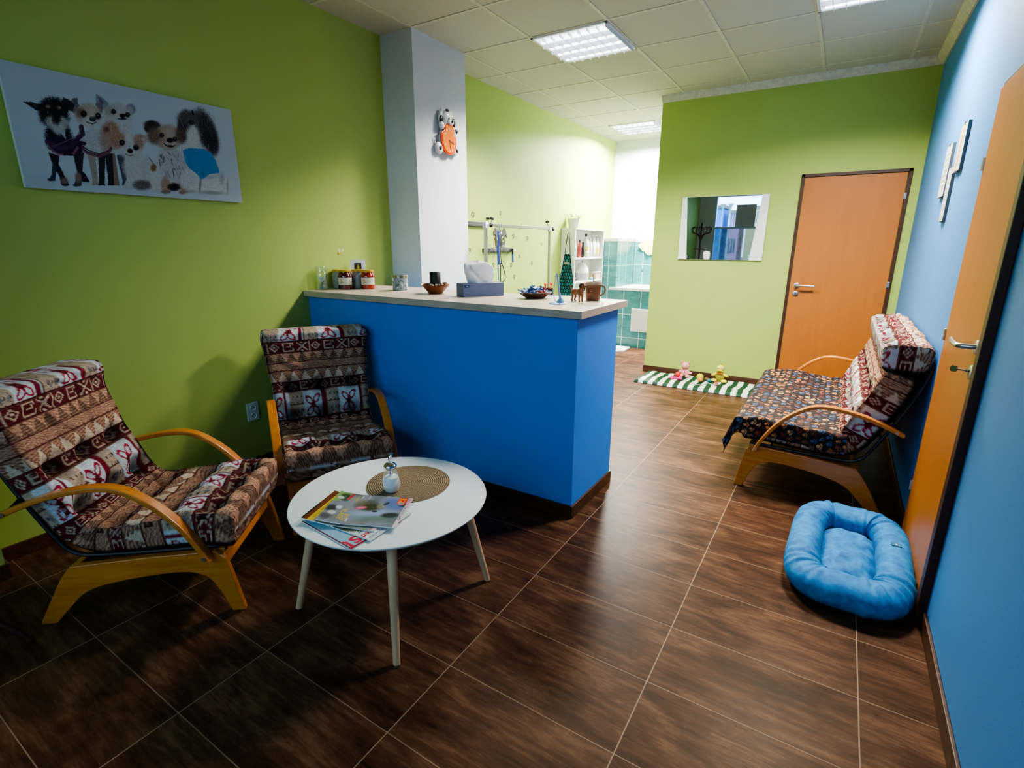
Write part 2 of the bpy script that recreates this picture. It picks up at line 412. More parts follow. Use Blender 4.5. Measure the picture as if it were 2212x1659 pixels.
# cove trims and skirting
def cove(name, a, b, inward):
    (xa, ya), (xb, yb) = a, b; d = Vector((xb - xa, yb - ya, 0)); L = d.length; m = Matrix.Translation((xa, ya, ZC)) @ Rz(math.atan2(d.y, d.x))
    s = inward; mb = MB(); prof = [(0, 0), (0, -.06), (s * .012, -.062), (s * .03, -.045), (s * .05, -.02), (s * .056, 0)]
    n = len(prof); vs = [m @ Vector((0, y, z)) for y, z in prof] + [m @ Vector((L, y, z)) for y, z in prof]
    mb.add(vs, [tuple(range(n)), tuple(range(2 * n - 1, n - 1, -1))] + [(i, i + n, (i + 1) % n + n, (i + 1) % n) for i in range(n)])
    struct(name, mb, M['trim'])
cove('trim_2', (XP, YB), (XR, YB), -1); cove('trim_3', (XR, YF), (XR, YB), 1)
BH = .07
def skirt(name, boxes):
    mb = MB()
    for x0, x1, y0, y1 in boxes: mb.box(x0, x1, y0, y1, 0, BH)
    struct(name, mb, M['base'], bevel=.003)
skirt('baseboard_left', [(XL, XL + .012, .48, 2.255), (XL, -2.888, .48, .492), (-2.90, -2.888, YF, .48), (XL, XL + .012, 2.81, 3.07)])
skirt('baseboard_right', [(XR - .012, XR, YF, 2.235), (XR - .012, XR, 3.02, YB)])
skirt('baseboard_back', [(XP - .012, -.46, YB - .012, YB), (.40, XR - .012, YB - .012, YB), (XP - .012, XP, YB, YB + T)])

# ---------------------------------------------------------------- doors
d1 = thing('door_1', 'orange beech door in the lime back wall with dark frame', 'door', (-.405, YB, 0)); d1['kind'] = 'structure'
W1 = .765
fr = MB().box(-.03, -.004, -.022, .0, 0, 2.045).box(W1 + .004, W1 + .03, -.022, .0, 0, 2.045).box(-.03, W1 + .03, -.022, .0, 2.018, 2.045)
fr.build('door_frame', M['door_frame'], d1, bevel=.002)
lf = MB().box(0, W1, -.016, -.001, .006, 2.014).build('door_leaf', M['door'], d1, bevel=.002)
def lever(parent, m, L=.13, off=.05):
    """rosette at m's origin, local +y points out of the door, lever runs to local +x"""
    a = MB().lathe([(.026, 0), (.026, .008), (.022, .011)], 28, m @ Matrix.Rotation(-PI / 2, 4, 'X'))
    pth = [(0, .008, 0), (0, off * .8, 0), (.008, off, 0), (.03, off + .004, 0), (L * .7, off + .003, 0), (L, off - .002, 0)]
    a.tube([m @ Vector(p) for p in pth], .0095, 12)
    return a.build('door_handle', M['steel'], parent, smooth=True, label='brushed steel lever handle')
def rosette(parent, m):
    a = MB().lathe([(.026, 0), (.026, .008), (.022, .011)], 28, m @ Matrix.Rotation(-PI / 2, 4, 'X')); o = a.build('lock_rosette', M['steel'], parent, smooth=True)
    k = MB().cyl(m @ Vector((0, .011, .004)), m @ Vector((0, .0125, .004)), .005).box(-.002, .002, .0108, .0125, -.011, .004, m); k.build('keyhole', M['black'], o)
    return o
mm = Matrix.Translation((.055, -.016, 1.04)) @ Rz(PI)        # local +y -> world -y ; local x -> -x
mm = Matrix.Translation((.055, -.016, 1.04)) @ Matrix.Scale(-1, 4, (0, 1, 0))
lever(d1, mm, .15); rosette(d1, Matrix.Translation((.055, -.016, .963)) @ Matrix.Scale(-1, 4, (0, 1, 0)))
for z in (.35, 1.05, 1.80): MB().box(W1 - .004, W1 + .016, -.027, -.014, z, z + .05).build('hinge', M['steel'], d1, bevel=.002)
# right door
d2 = thing('door_2', 'orange beech door in the blue right wall, near the pet bed', 'door', (XR, 2.31, 0)); d2['kind'] = 'structure'
W2 = .70
MB().box(-.030, .0, -.055, -.006, 0, 2.06).box(-.012, 0, -.006, W2 + .004, 2.034, 2.05).box(-.006, 0, W2 + .003, W2 + .012, 0, 2.05).build('door_frame', M['door_frame'], d2, bevel=.003)
MB().box(-.018, -.001, 0, W2, .006, 2.03).build('door_leaf', M['door'], d2, bevel=.002)
m2 = Matrix.Translation((-.018, .036, 1.075)) @ Rz(PI / 2)    # local y -> -x, local x -> +y
lever(d2, m2, .16, .055)
rs = rosette(d2, Matrix.Translation((-.018, .036, .985)) @ Rz(PI / 2))
for z in (.25, 1.0, 1.72): MB().box(-.026, -.006, W2 - .004, W2 + .014, z, z + .05).build('hinge', M['steel'], d2, bevel=.002)
k = MB(); k.cyl((0, 0, 0), (-.032, 0, 0), .003, n=8).prism([(-.032, -.006), (-.036, -.011), (-.050, -.011), (-.054, -.005), (-.054, .005), (-.050, .011), (-.036, .011), (-.032, .006)], -.0015, .0015)
k.cyl((-.004, 0, 0), (-.008, 0, 0), .006, n=10)
tag(k.build('key', M['chrome'], None, smooth=True, loc=(XR - .03, 2.346, .989), rot=(0, 0, -.5)), 'small steel key sticking out of the lock of the blue wall door', 'key')

# ---------------------------------------------------------------- reception counter
ct = thing('reception_counter', 'strong blue half-height reception counter with pale laminate top', 'counter', (XL, 2.262, 0))
L = -1.045 - XL
MB().box(.002, L, 0, .54, 0, 1.072).build('body', M['counter_blue'], ct, bevel=.004)
MB().box(.002, L + .035, -.035, .59, 1.072, 1.110).build('countertop', M['worktop'], ct, bevel=.002)
MB().box(.014, L + .012, -.012, 0, 0, BH).box(L, L + .012, 0, .54, 0, BH).build('skirting', M['base'], ct, bevel=.002)

# ---------------------------------------------------------------- ceiling lamps with louvres
M['tube'] = emis('lit_tube', (.93, .97, 1.0), 5.0)
M['louvre'] = plain('louvre_white', rgb(236, 240, 246), .3, .01, metal=.0)
M['lamp_glow'] = emis('lamp_backing', (.90, .95, 1.0), 1.15)
lampo = thing('ceiling_lamp', 'square lit louvre lamp in the ceiling between pillar and mirror', 'ceiling lamp', (-1.868, 3.99, ZC))
fr = MB()
for a in (0, 1, 2, 3):
    fr.box(-.298, .298, .278, .298, -.012, 0, Rz(a * PI / 2))
fr.build('lamp_frame', M['louvre'], lampo, bevel=.002)
MB().box(-.278, .278, -.278, .278, -.004, -.001).build('reflector', M['lamp_glow'], lampo)
for k in range(4):
    y = -.207 + .138 * k
    MB().cyl((-.255, y, -.018), (.255, y, -.018), .008, n=10).build('fluorescent_tube', M['tube'], lampo, smooth=True)
lv = MB()
for k in range(1, 4): lv.box(-.278, .278, -.278 + .139 * k - .003, -.278 + .139 * k + .003, -.034, -.006)
for k in range(1, 9): lv.box(-.278 + .0695 * k - .0015, -.278 + .0695 * k + .0015, -.278, .278, -.030, -.010)
lv.build('louvre_grid', M['louvre'], lampo)
dup(lampo, (-.068, 3.99, ZC), label='square lit louvre lamp in the ceiling close to the blue wall')
dup(lampo, (-2.468, 6.99, ZC), label='square lit louvre lamp in the ceiling of the tiled back room')

# ================================================================ PRINTED CUSHION FABRIC (numpy, metres along s, metres across v)
CR = np.array([196, 172, 150.]) / 255; BUR = np.array([88, 24, 30.]) / 255; WH = np.array([190, 196, 200.]) / 255; BR = np.array([98, 66, 52.]) / 255; RED = np.array([150, 28, 56.]) / 255; TAN = np.array([170, 130, 106.]) / 255
BANDS = [('zig', .13), ('glyph', .062), ('flower', .118), ('arc', .070), ('tri', .070), ('glyph', .050), ('arc', .055), ('zig', .065), ('glyph', .060), ('flower', .170), ('glyph', .060), ('tri', .065), ('arc', .045), ('zig', .060), ('glyph', .070), ('flower', .20)]
def fabric(s, v, off=0.0):
    s = s + off + .06; P = sum(b[1] for b in BANDS); q = np.mod(s, P); out = np.ones(s.shape + (3,)) * CR; acc = 0
    rep = np.floor(s / P)
    def put(m, c, al=1.0):
        k = (m.astype(float) * al)[..., None]; out[:] = out * (1 - k) + c * k
    for i, (ty, h) in enumerate(BANDS):
        m = (q >= acc) & (q < acc + h); a = (q - acc) / h; acc += h
        w = v + .013 * i + .031 * rep
        if ty == 'glyph':
            put(m, BUR); c = w / h; k = np.floor(c); p = (c - k) * 2 - 1; r = a * 2 - 1; e = np.maximum(abs(p), abs(r)); d = abs(p) + abs(r)
            A = (np.mod(k, 3) == 0) & (abs(e - .68) < .10) & ~((p > .3) & (abs(r) < .25)); A |= (np.mod(k, 3) == 0) & (abs(r) < .1) & (abs(p) < .35) | (np.mod(k, 3) == 0) & (abs(p - .3) < .09) & (r > -.1) & (r < .5)
            B = (np.mod(k, 3) == 1) & ((abs(abs(p) - abs(r)) < .14) & (e < .8) | (d < .28) | (abs(r) > .6) & (abs(p) < .16))
            D = (np.mod(k, 3) == 2) & ((abs(d - .62) < .13) | (abs(p + .9) < .06) | (np.hypot(p, r) < .17))
            put(m & (A | B | D), CR * .92)
        elif ty in ('zig', 'tri'):
            put(m, (CR if ty == 'tri' else TAN * 1.08)); c = w / (h * .95); k = np.floor(c); p = c - k; up = np.abs(p * 2 - 1); inside = a > up if ty == 'tri' else a < 1 - up
            hatch = np.mod((p * 1.0 + a * .6) * 9, 1) < .42
            put(m & inside, TAN * (.98 if ty == 'tri' else .8)); put(m & inside & hatch, BR * (.9 if ty == 'zig' else 1.25)); put(m & (abs(a - (up if ty == 'tri' else 1 - up)) < .06), BR)
            put(m & ~inside & (np.mod(p * 7 - a * 4, 1) < .22) & (ty == 'zig'), BR, .7)
        elif ty == 'arc':
            put(m, TAN); c = w / h; k = np.floor(c); p = (c - k) * 2 - 1; rr = np.hypot(p, a * 1.6); put(m & (np.mod(rr * 3.2, 1) < .35), BR * 1.1, .75); put(m & (rr < .2), BUR, .7)
        elif ty == 'flower':
            put(m, WH); c = w / .21; k = np.floor(c); p = (c - k) * .21; r = a * h * (.125 / h)
            for (fx, fy, an) in ((.035, .03, .7), (.07, .03, -.7), (.035, .075, -.8), (.075, .08, .8)):
                dx, dy = p - fx, r - fy; u1 = dx * math.cos(an) + dy * math.sin(an); u2 = -dx * math.sin(an) + dy * math.cos(an); e = np.sqrt((u1 / .026) ** 2 + (u2 / .014) ** 2)
                put(m & (abs(e - .85) < .24), RED)
            put(m & (np.hypot(p - .053, r - .053) < .013), BUR); put(m & (p > .105) & (np.mod(p / .007, 1) < .45) & (p < .13), RED * .8)
            put(m & (p > .135), CR * .86); put(m & (p > .14) & (np.mod(p / .022, 1) < .3) & (np.mod(r / .03, 1) < .35), np.array([.25, .22, .22])); put(m & (abs(p - .134) < .0025), BR); put(m & (p > .134) & (abs(r - .062) < .0025), BR)
            put(m & (p > .14) & (abs(np.mod(p / .03, 1) - .5) * .03 + abs(r - .03) * .5 < .009) & (r < .05), np.array([.45, .44, .44]))
        else:
            put(m, CR * .95); c = w / .16; k = np.floor(c); p = (c - k) * .16; r = a * h
            put(m & (p < .08) & (np.mod((p + r) / .012, 1) < .3), BR, .8); put(m & (abs(p - .082) < .003), BUR); put(m & (p > .09) & (np.hypot(p - .12, (r - .04)) < .028), RED, .85); put(m & (p > .09) & (np.hypot(p - .12, (r - .04)) < .012), CR)
            put(m & (a > .8), RED * .9)
        put(m & (a < .05), BUR * .9); put(m & (a > .955), BR)
    n = rng.standard_normal(s.shape)[..., None] * .045
    return np.clip(out + n, 0, 1)

def cushion(name, path, thick, width, parent, y0=0., off=0., ns=330, nv=150, rows=(.1, .27), cols=3, depth=.046, seed=1, wave=1.0):
    """box-edged padded pad swept along path (x,z); thick = thickness at each path point; width may be a list too; tufted on its upper side"""
    wl = width if hasattr(width, '__len__') else [width] * len(path)
    pc = np.array(catmull([(*p, t, w) for p, t, w in zip(path, thick, wl)], 24)); seg = np.hypot(np.diff(pc[:, 0]), np.diff(pc[:, 1])); sl = np.concatenate([[0], np.cumsum(seg)]); Lt = sl[-1]
    ec = .020; k = np.array([0, .1, .25, .45, .7, 1.0]) * ec
    ss = np.concatenate([k, np.linspace(ec, Lt - ec, ns)[1:-1], Lt - k[::-1]])
    rd = lambda d: np.sqrt(np.clip(1 - (np.clip(ec - d, 0, None) / ec) ** 2, 0, 1))
    cap = np.minimum(rd(ss), rd(Lt - ss))
    X = np.interp(ss, sl, pc[:, 0]); Z = np.interp(ss, sl, pc[:, 1]); T0 = np.interp(ss, sl, pc[:, 2]); Wd = np.interp(ss, sl, pc[:, 3])
    g = np.linspace(0, Lt, 400); gx = np.interp(g, sl, pc[:, 0]); gz = np.interp(g, sl, pc[:, 1]); tx = np.gradient(gx, g); tz = np.gradient(gz, g)
    ker = np.hanning(25); ker /= ker.sum(); tx = np.convolve(np.pad(tx, 12, 'edge'), ker, 'valid'); tz = np.convolve(np.pad(tz, 12, 'edge'), ker, 'valid'); nn = np.hypot(tx, tz); tx, tz = tx / nn, tz / nn
    tx = np.interp(ss, g, tx); tz = np.interp(ss, g, tz); nx, nz = tz, -tx
    m1 = int(nv * .60); ca = np.linspace(0, PI / 2, 6)[1:-1]; r_ = .035
    A, H, Q = [], [], []                                 # across -1..1, height -1..1, corner inset
    for a in np.linspace(1, -1, m1): A.append(a); H.append(1.0)
    for a in ca: A.append(-1 - .0001); H.append(np.cos(a) * 1.0 if a > 9 else 1 - (1 - np.cos(a)) * .45)
    for h in np.linspace(.5, -.5, 9): A.append(-1); H.append(h)
    for a in np.linspace(-1, 1, 26): A.append(a); H.append(-1.0)
    for h in np.linspace(-.5, .5, 9): A.append(1); H.append(h)
    for a in ca[::-1]: A.append(1 + .0001); H.append(1 - (1 - np.cos(a)) * .45)
    A, H = np.array(A), np.array(H); N = len(A); istop = np.arange(N) < m1; isbot = (H == -1.0)
    halfm = float(np.mean(wl)) / 2
    # round the long edges: pull in near the corners
    edge_d = (1 - np.abs(A)) * halfm; rr = .022
    drop = np.where(istop | isbot, 1 - np.sqrt(np.clip(1 - (np.clip(rr - edge_d, 0, None) / rr) ** 2, 0, 1)), 0)   # 0..1 thickness drop
    side_out = np.where(istop | isbot, 0, .006 * np.cos(H * PI / 2))
    S, AA = np.meshgrid(ss, A, indexing='ij'); B = np.zeros_like(S); r = random.Random(seed)
    rws = [x for x in rows if x < Lt - .03]
    for q in rws:
        B += -.42 * np.exp(-((S - q) / .030) ** 2)
        for c in range(cols):
            cc = (c + .5) / cols * 2 - 1 + r.uniform(-.03, .03); B += -1.1 * np.exp(-(((S - q) / .040) ** 2 + ((AA - cc) * halfm / .040) ** 2))
    for c in range(1, cols): B += -.18 * np.exp(-((AA - (c / cols * 2 - 1)) * halfm / .02) ** 2)
    for _ in range(30):
        q, cc, an = r.uniform(0, Lt), r.uniform(-1, 1), r.uniform(-.7, .7)
        d = ((S - q) * math.cos(an) + (AA - cc) * halfm * math.sin(an)); e2 = (-(S - q) * math.sin(an) + (AA - cc) * halfm * math.cos(an)); B += .15 * wave * np.sin(d / .011) * np.exp(-(d / .03) ** 2 - (e2 / .07) ** 2)
    B += .22 * np.clip(np.sin(np.clip(S / Lt, 0, 1) * 0 + 1), 0, 1)
    fade = np.clip(edge_d / .06, 0, 1) ** .7
    B = B * depth * np.where(istop, fade, 0)[None, :] * np.clip(cap, 0, 1)[:, None]
    puff = .012 * np.sin(np.clip(S / Lt, 0, 1) * 40 + 1) * (~istop & ~isbot)[None, :]
    hT = T0[:, None] / 2
    def ring(hs, BB, idx, xo=0.0):
        hh = np.sign(H) * (np.abs(H) - drop * (rr / (np.mean(T0) / 2)) * np.abs(H)); off_n = hh[None, :] * hT[idx] * hs + BB
        wid = Wd[idx][:, None] / 2 + side_out[None, :] - (1 - cap[idx][:, None]) * .012 + puff[idx] * .3
        return np.stack([X[idx][:, None] + nx[idx][:, None] * off_n + tx[idx][:, None] * xo, y0 + np.clip(AA[idx], -1, 1) * wid, Z[idx][:, None] + nz[idx][:, None] * off_n + tz[idx][:, None] * xo], -1)
    allidx = np.arange(len(ss)); hs = (1 - (ec / (np.mean(T0) / 2)) * (1 - cap))[:, None]
    main = ring(hs, B, allidx)
    parts = [main]; Ss = [S]; h0 = float(hs[0, 0]); zero = np.zeros((1, N))
    for f in (.8, .55, .3, .0): parts.insert(0, ring(h0 * f, zero, np.array([0]), -.003 * (1 - f))); Ss.insert(0, S[:1] - (1 - f) * T0[0] / 2)
    for f in (.8, .55, .3, .0): parts.append(ring(h0 * f, zero, np.array([len(ss) - 1]), .003 * (1 - f))); Ss.append(S[-1:] + (1 - f) * T0[-1] / 2)
    Pn = np.concatenate(parts, 0); SS = np.concatenate(Ss, 0); AR = np.tile(np.where(istop | isbot, A, np.sign(A) * (1 + .5 * (1 - H) * .125 / halfm)) * halfm, (len(SS), 1))
    cols_ = fabric(SS, AR + y0, off)
    sh = np.ones(SS.shape); sh[4:-4] += np.clip(B / depth, -1, .3) * .40  # shading painted into the fabric colour: tuft hollows and creases darker, puffs lighter
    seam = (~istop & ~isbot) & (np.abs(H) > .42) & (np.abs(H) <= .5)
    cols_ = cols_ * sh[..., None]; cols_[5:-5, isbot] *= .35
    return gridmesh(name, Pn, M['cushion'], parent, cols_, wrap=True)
PATH = [(.035, .350), (-.08, .362), (-.22, .352), (-.36, .338), (-.46, .340), (-.53, .378), (-.578, .46), (-.632, .57), (-.680, .69), (-.715, .79), (-.735, .865), (-.735, .925)]
THK = [.150, .148, .13, .12, .115, .11, .115, .12, .12, .135, .165, .16]
WID = [.525, .53, .525, .52, .515, .515, .52, .525, .55, .57, .58, .57]
ROWS = (.10, .27, .44, .64, .82)

def seat_frame(root, half, cross=True):
    """beech side frames, bent armrests, rails and the dark back frame of a low easy chair; local +x is forward"""
    out = [(.035, 0), (-.014, 0)] + catmull([(-.014, 0), (-.05, .10), (-.095, .165), (-.19, .188), (-.39, .168), (-.52, .132), (-.60, .06), (-.655, 0)], 6)[1:]
    out += [(-.715, 0)] + catmull([(-.715, 0), (-.665, .09), (-.61, .185), (-.565, .243)], 5)[1:] + [(-.30, .262), (-.045, .272), (-.012, .24), (.0, .19)]
    fr_y = half - .030
    for sgn in (-1, 1):
        MB().prism(out, sgn * fr_y - .013, sgn * fr_y + .013).build('side_frame', M['orange_wood'], root, bevel=.004)
        path = catmull([(-.735, .478), (-.66, .510), (-.55, .548), (-.42, .570), (-.32, .560), (-.225, .500), (-.15, .420), (-.09, .325), (-.055, .245)], 6)
        yy = sgn * (half + .006)
        a = MB().ribbon(path, yy - .022, yy + .022, .019).build('armrest', M['orange_wood'], root, bevel=.005, seg=3, smooth=False)
        for bx_, bz_ in ((-.066, .268), (-.70, .494)): MB().cyl((bx_, sgn * (half + .027), bz_), (bx_, sgn * (half + .032), bz_), .008).build('bolt', M['steel'], a)
    w = fr_y - .013
    MB().box(-.045, -.02, -w, w, .19, .268).build('front_rail', M['orange_wood'], root, bevel=.003)
    MB().box(-.575, -.55, -w, w, .16, .235).build('rear_rail', M['orange_wood'], root, bevel=.003)
    b = MB()
    for sgn in (-1, 1):
        b.tube(catmull([(-.04, sgn * (w - .012), .274), (-.45, sgn * (w - .012), .266), (-.565, sgn * (w - .012), .285), (-.625, sgn * (w - .012), .37), (-.725, sgn * (w - .012), .59), (-.782, sgn * (w - .012), .75), (-.80, sgn * (w - .012), .84)], 5), .009, 8)
        b.cyl((-.695, sgn * (w - .015), .515), (-.695, sgn * (half - .01), .50), .008)
    for (x, z) in ((-.25, .270), (-.14, .272), (-.36, .268), (-.648, .42), (-.693, .52), (-.741, .63), (-.778, .74), (-.80, .84)):
        b.cyl((x, -w + .012, z), (x, w - .012, z), .006, n=8)
    b.build('back_frame', M['black_metal'], root, smooth=True, label='dark tubular frame under the cushion')

ch = thing('armchair', 'low beech armchair with printed cushion beside the lime wall picture, nearest the left edge', 'armchair', (-2.022, 1.097, 0), .6795)
seat_frame(ch, .28)
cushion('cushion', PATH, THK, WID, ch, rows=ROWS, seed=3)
ch2 = thing('armchair', 'low beech armchair with printed cushion standing in the corner against the blue counter', 'armchair', (-2.03, 1.595, 0), -.545)
seat_frame(ch2, .28)
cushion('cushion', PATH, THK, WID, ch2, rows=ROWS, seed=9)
# sofa along the right wall
sf = thing('loveseat', 'two-seat beech sofa with printed cushions by the blue wall', 'sofa', (-.345, 3.905, 0), PI)
seat_frame(sf, .76)
SP = [(.03, .345), (-.08, .355), (-.22, .345), (-.36, .335), (-.455, .338), (-.52, .378), (-.560, .46), (-.612, .57), (-.660, .68), (-.690, .765)]
for k, yy in enumerate((-.356, .356)):
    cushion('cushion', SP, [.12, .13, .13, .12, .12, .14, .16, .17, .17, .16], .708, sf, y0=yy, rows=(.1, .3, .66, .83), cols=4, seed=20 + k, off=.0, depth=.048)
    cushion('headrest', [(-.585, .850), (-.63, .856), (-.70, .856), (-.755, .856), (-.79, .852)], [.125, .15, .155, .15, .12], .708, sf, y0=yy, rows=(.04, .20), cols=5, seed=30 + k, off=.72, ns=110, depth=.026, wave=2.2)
# paw print throw over the sofa seat
def throw():
    Wp, Hp = 1100, 480; p = Paint(Wp, Hp, (30, 22, 20)); r = random.Random(5); colr = [(206, 142, 84), (72, 98, 142), (112, 52, 38), (196, 120, 70), (86, 110, 150), (130, 70, 44), (214, 170, 120)]
    for i in range(42):
        for j in range(19):
            x = (i + .5 * (j % 2)) * 27.5 + r.uniform(-5, 5); y = j * 26.5 + r.uniform(-5, 5); c = colr[r.randrange(7)]; a = r.uniform(-.6, .6) - PI / 2; sz = r.uniform(.66, .90)
            def q(dx, dy): return x + sz * (dx * math.cos(a) - dy * math.sin(a)), y + sz * (dx * math.sin(a) + dy * math.cos(a))
            cx, cy = q(-4, 0); p.ell(cx, cy, 8.2 * sz, 7.0 * sz, c, a, .15)
            for dx, dy in ((6, -9), (10, -3.2), (10, 3.2), (6, 9)): cx, cy = q(dx, dy); p.ell(cx, cy, 3.5 * sz, 2.5 * sz, c, a, .2)
    n, m = 200, 470; U = np.linspace(-.50, .21, n); V = np.linspace(-.845, .845, m)
    UU, VV = np.meshgrid(U, V, indexing='ij')
    top = np.interp(UU, [-.5, -.36, -.22, -.08, .0], [.412, .408, .424, .432, .422])
    for vv in (-.358, .358):
        for c in range(4):
            for rr in (-.26, -.06): top -= .012 * np.exp(-(((UU - rr) / .05) ** 2 + ((VV - vv - (c - 1.5) * .17) / .05) ** 2))
    top -= .022 * np.exp(-((VV + .0) / .02) ** 2); top += .004 * np.sin(UU * 40 + VV * 23) + .003 * np.sin(VV * 71 - UU * 18)
    x = UU.copy(); y = VV.copy(); z = top.copy()
    # near/far sides hang down
    se = .722; over = np.clip(np.abs(VV) - se, 0, None); ang = np.clip(over / .03, 0, PI / 2)
    y = np.sign(VV) * np.where(over > 0, se + .03 * np.sin(ang) * .55, np.abs(VV)); z = z - np.where(over > 0, .03 * (1 - np.cos(ang)) + np.clip(over - .03 * PI / 2, 0, None) * 1.0, 0)
    fo = np.clip(UU - .04, 0, None); an2 = np.clip(fo / .035, 0, PI / 2)
    hang = .55 + .45 * np.clip((VV - .2) / .5, 0, 1) + .12 * np.sin(VV * 9) ; hang = np.where(VV > .55, hang + (VV - .55) * .2, hang)
    x = np.where(fo > 0, .04 + .035 * np.sin(an2) + np.clip(fo - .055, 0, None) * (.15 + .25 * np.clip((VV - .45) / .3, 0, 1)) + .008 * np.sin(VV * 45) * np.clip(fo / .1, 0, 1), x)
    z = z - np.where(fo > 0, .035 * (1 - np.cos(an2)) + np.clip(fo - .055, 0, None) * hang, 0)
    z += .006
    Pn = np.stack([x, y, z], -1)
    cols_ = p.sample((VV + .845) / 1.69, (UU + .5) / .71)
    o = gridmesh('throw_blanket', Pn, M['throw'], None, cols_, loc=(-.345, 3.905, .006), rot=(0, 0, PI))
    so = o.modifiers.new('t', 'SOLIDIFY'); so.thickness = .003; so.offset = 1
    tag(o, 'dark brown throw printed with orange and blue paw prints on the sofa seat', 'throw')
throw()

# ---------------------------------------------------------------- coffee table
TX, TY, TZ, TR = -1.385, 1.307, .458, .378
tb = thing('coffee_table', 'round white coffee table on four splayed pale wood legs', 'table', (TX, TY, 0))
MB().lathe([(TR - .016, TZ - .018), (TR - .002, TZ - .006), (TR, TZ - .002), (TR - .002, TZ)], 96).build('tabletop', M['white_gloss'], tb, smooth=True)
MB().lathe([(.16, TZ - .032), (.16, TZ - .0181)], 32).build('underframe', M['pale_wood'], tb, smooth=True)
for sx in (-1, 1):
    for sy in (-1, 1):
        lg = MB().cyl((sx * .20, sy * .20, TZ - .0185), (sx * .268, sy * .276, .006), .0195, .0125, 20).build('leg', M['pale_wood'], tb, smooth=True)
        MB().cyl((sx * .2675, sy * .2755, .008), (sx * .268, sy * .276, 0.0), .0135, .013, 16).build('foot_cap', M['steel'], lg, smooth=True)
# placemat
n = 70; pm = MB().lathe([(.004, .0055), (.165, .0055), (.169, .004), (.170, .002), (.168, 0)], 72)
tag(pm.build('placemat', M['jute'], None, smooth=True, loc=(-1.395, 1.42, TZ)), 'round woven jute placemat on the white coffee table', 'placemat')
# sugar dispenser
sx_, sy_ = -1.398, 1.327
sd = thing('sugar_dispenser', 'glass sugar dispenser with steel spout on the jute placemat', 'sugar dispenser', (sx_, sy_, TZ + .006))
gp = [(.018, .0), (.028, .002), (.034, .018), (.0355, .034), (.0325, .055), (.025, .082), (.0195, .098), (.0205, .104)]
MB().lathe(gp, 32, cap=False).build('glass_body', M['glass'], sd, smooth=True)
MB().lathe([(.004, .003), (.026, .004), (.032, .018), (.0335, .034), (.031, .052), (.028, .062), (.01, .066), (.001, .065)], 32).build('sugar', plain('sugar', rgb(235, 238, 240), .9, .03, 900, .3), sd, smooth=True)
lid = MB().lathe([(.0235, .098), (.0255, .101), (.0255, .110), (.021, .116), (.010, .121), (.008, .123)], 32).build('lid', M['chrome'], sd, smooth=True)
MB().tube([(0, 0, .11), (0, 0, .132), (.001, 0, .146)], [.0078, .0078, .007], 14).tube([(.001, 0, .144), (.007, .004, .156)], [.007, .0015], 12).cyl((0, 0, .07), (0, 0, .11), .008).build('spout', M['chrome'], lid, smooth=True)
def paint_text(p, body, x, y, size, col, ang=0, bold=.0):
    """letters filled into a Paint; size in pixels, ang in image axes (clockwise)"""
    cu = bpy.data.curves.new('t', 'FONT'); cu.body = body; cu.size = 1; cu.offset = bold
    tmp = bpy.data.objects.new('t', cu); C.objects.link(tmp); bpy.context.view_layer.update()
    me = bpy.data.meshes.new_from_object(tmp.evaluated_get(bpy.context.evaluated_depsgraph_get())); ca, sa = math.cos(ang), math.sin(ang)
    for f in me.polygons:
        pts = [(me.vertices[i].co.x * size, -me.vertices[i].co.y * size) for i in f.vertices]
        p.poly([(x + a * ca - b * sa, y + a * sa + b * ca) for a, b in pts], col)
    bpy.data.objects.remove(tmp); bpy.data.meshes.remove(me)
# ================================================================ magazines (raster x = towards the reader's top, so covers lie rotated)
def magazine(label, cx, cy, ang, z, p, curl=0.0, w=.285, h=.212, th=.004, spine=rgb(60, 60, 90), bend=0):
    o = thing('magazine', label, 'magazine', (cx, cy, z), ang, 'dog magazines fanned on the coffee table')
    n, m = 150, 200; V, U = np.meshgrid(np.linspace(0, 1, n), np.linspace(0, 1, m), indexing='ij')
    x = (U - .5) * w; y = (.5 - V) * h; lift = curl * np.clip(1 - U / .45, 0, 1) ** 2 + bend * np.sin(U * PI)
    P_ = np.stack([x, y, th + lift], -1)
    gridmesh('cover', P_, M['glossprint'], o, p.sample(U, V))
    mb = MB()
    us = np.linspace(0, 1, 20); Lf = curl * np.clip(1 - us / .45, 0, 1) ** 2 + bend * np.sin(us * PI)
    pth = [((u - .5) * w, l + th / 2 - .0002) for u, l in zip(us, Lf)]
    mb.ribbon(pth, -h / 2 + .0008, h / 2 - .0008, th - .0004)
    mb.build('pages', M['paper'], o)
    return o
MW, MH = 570, 424
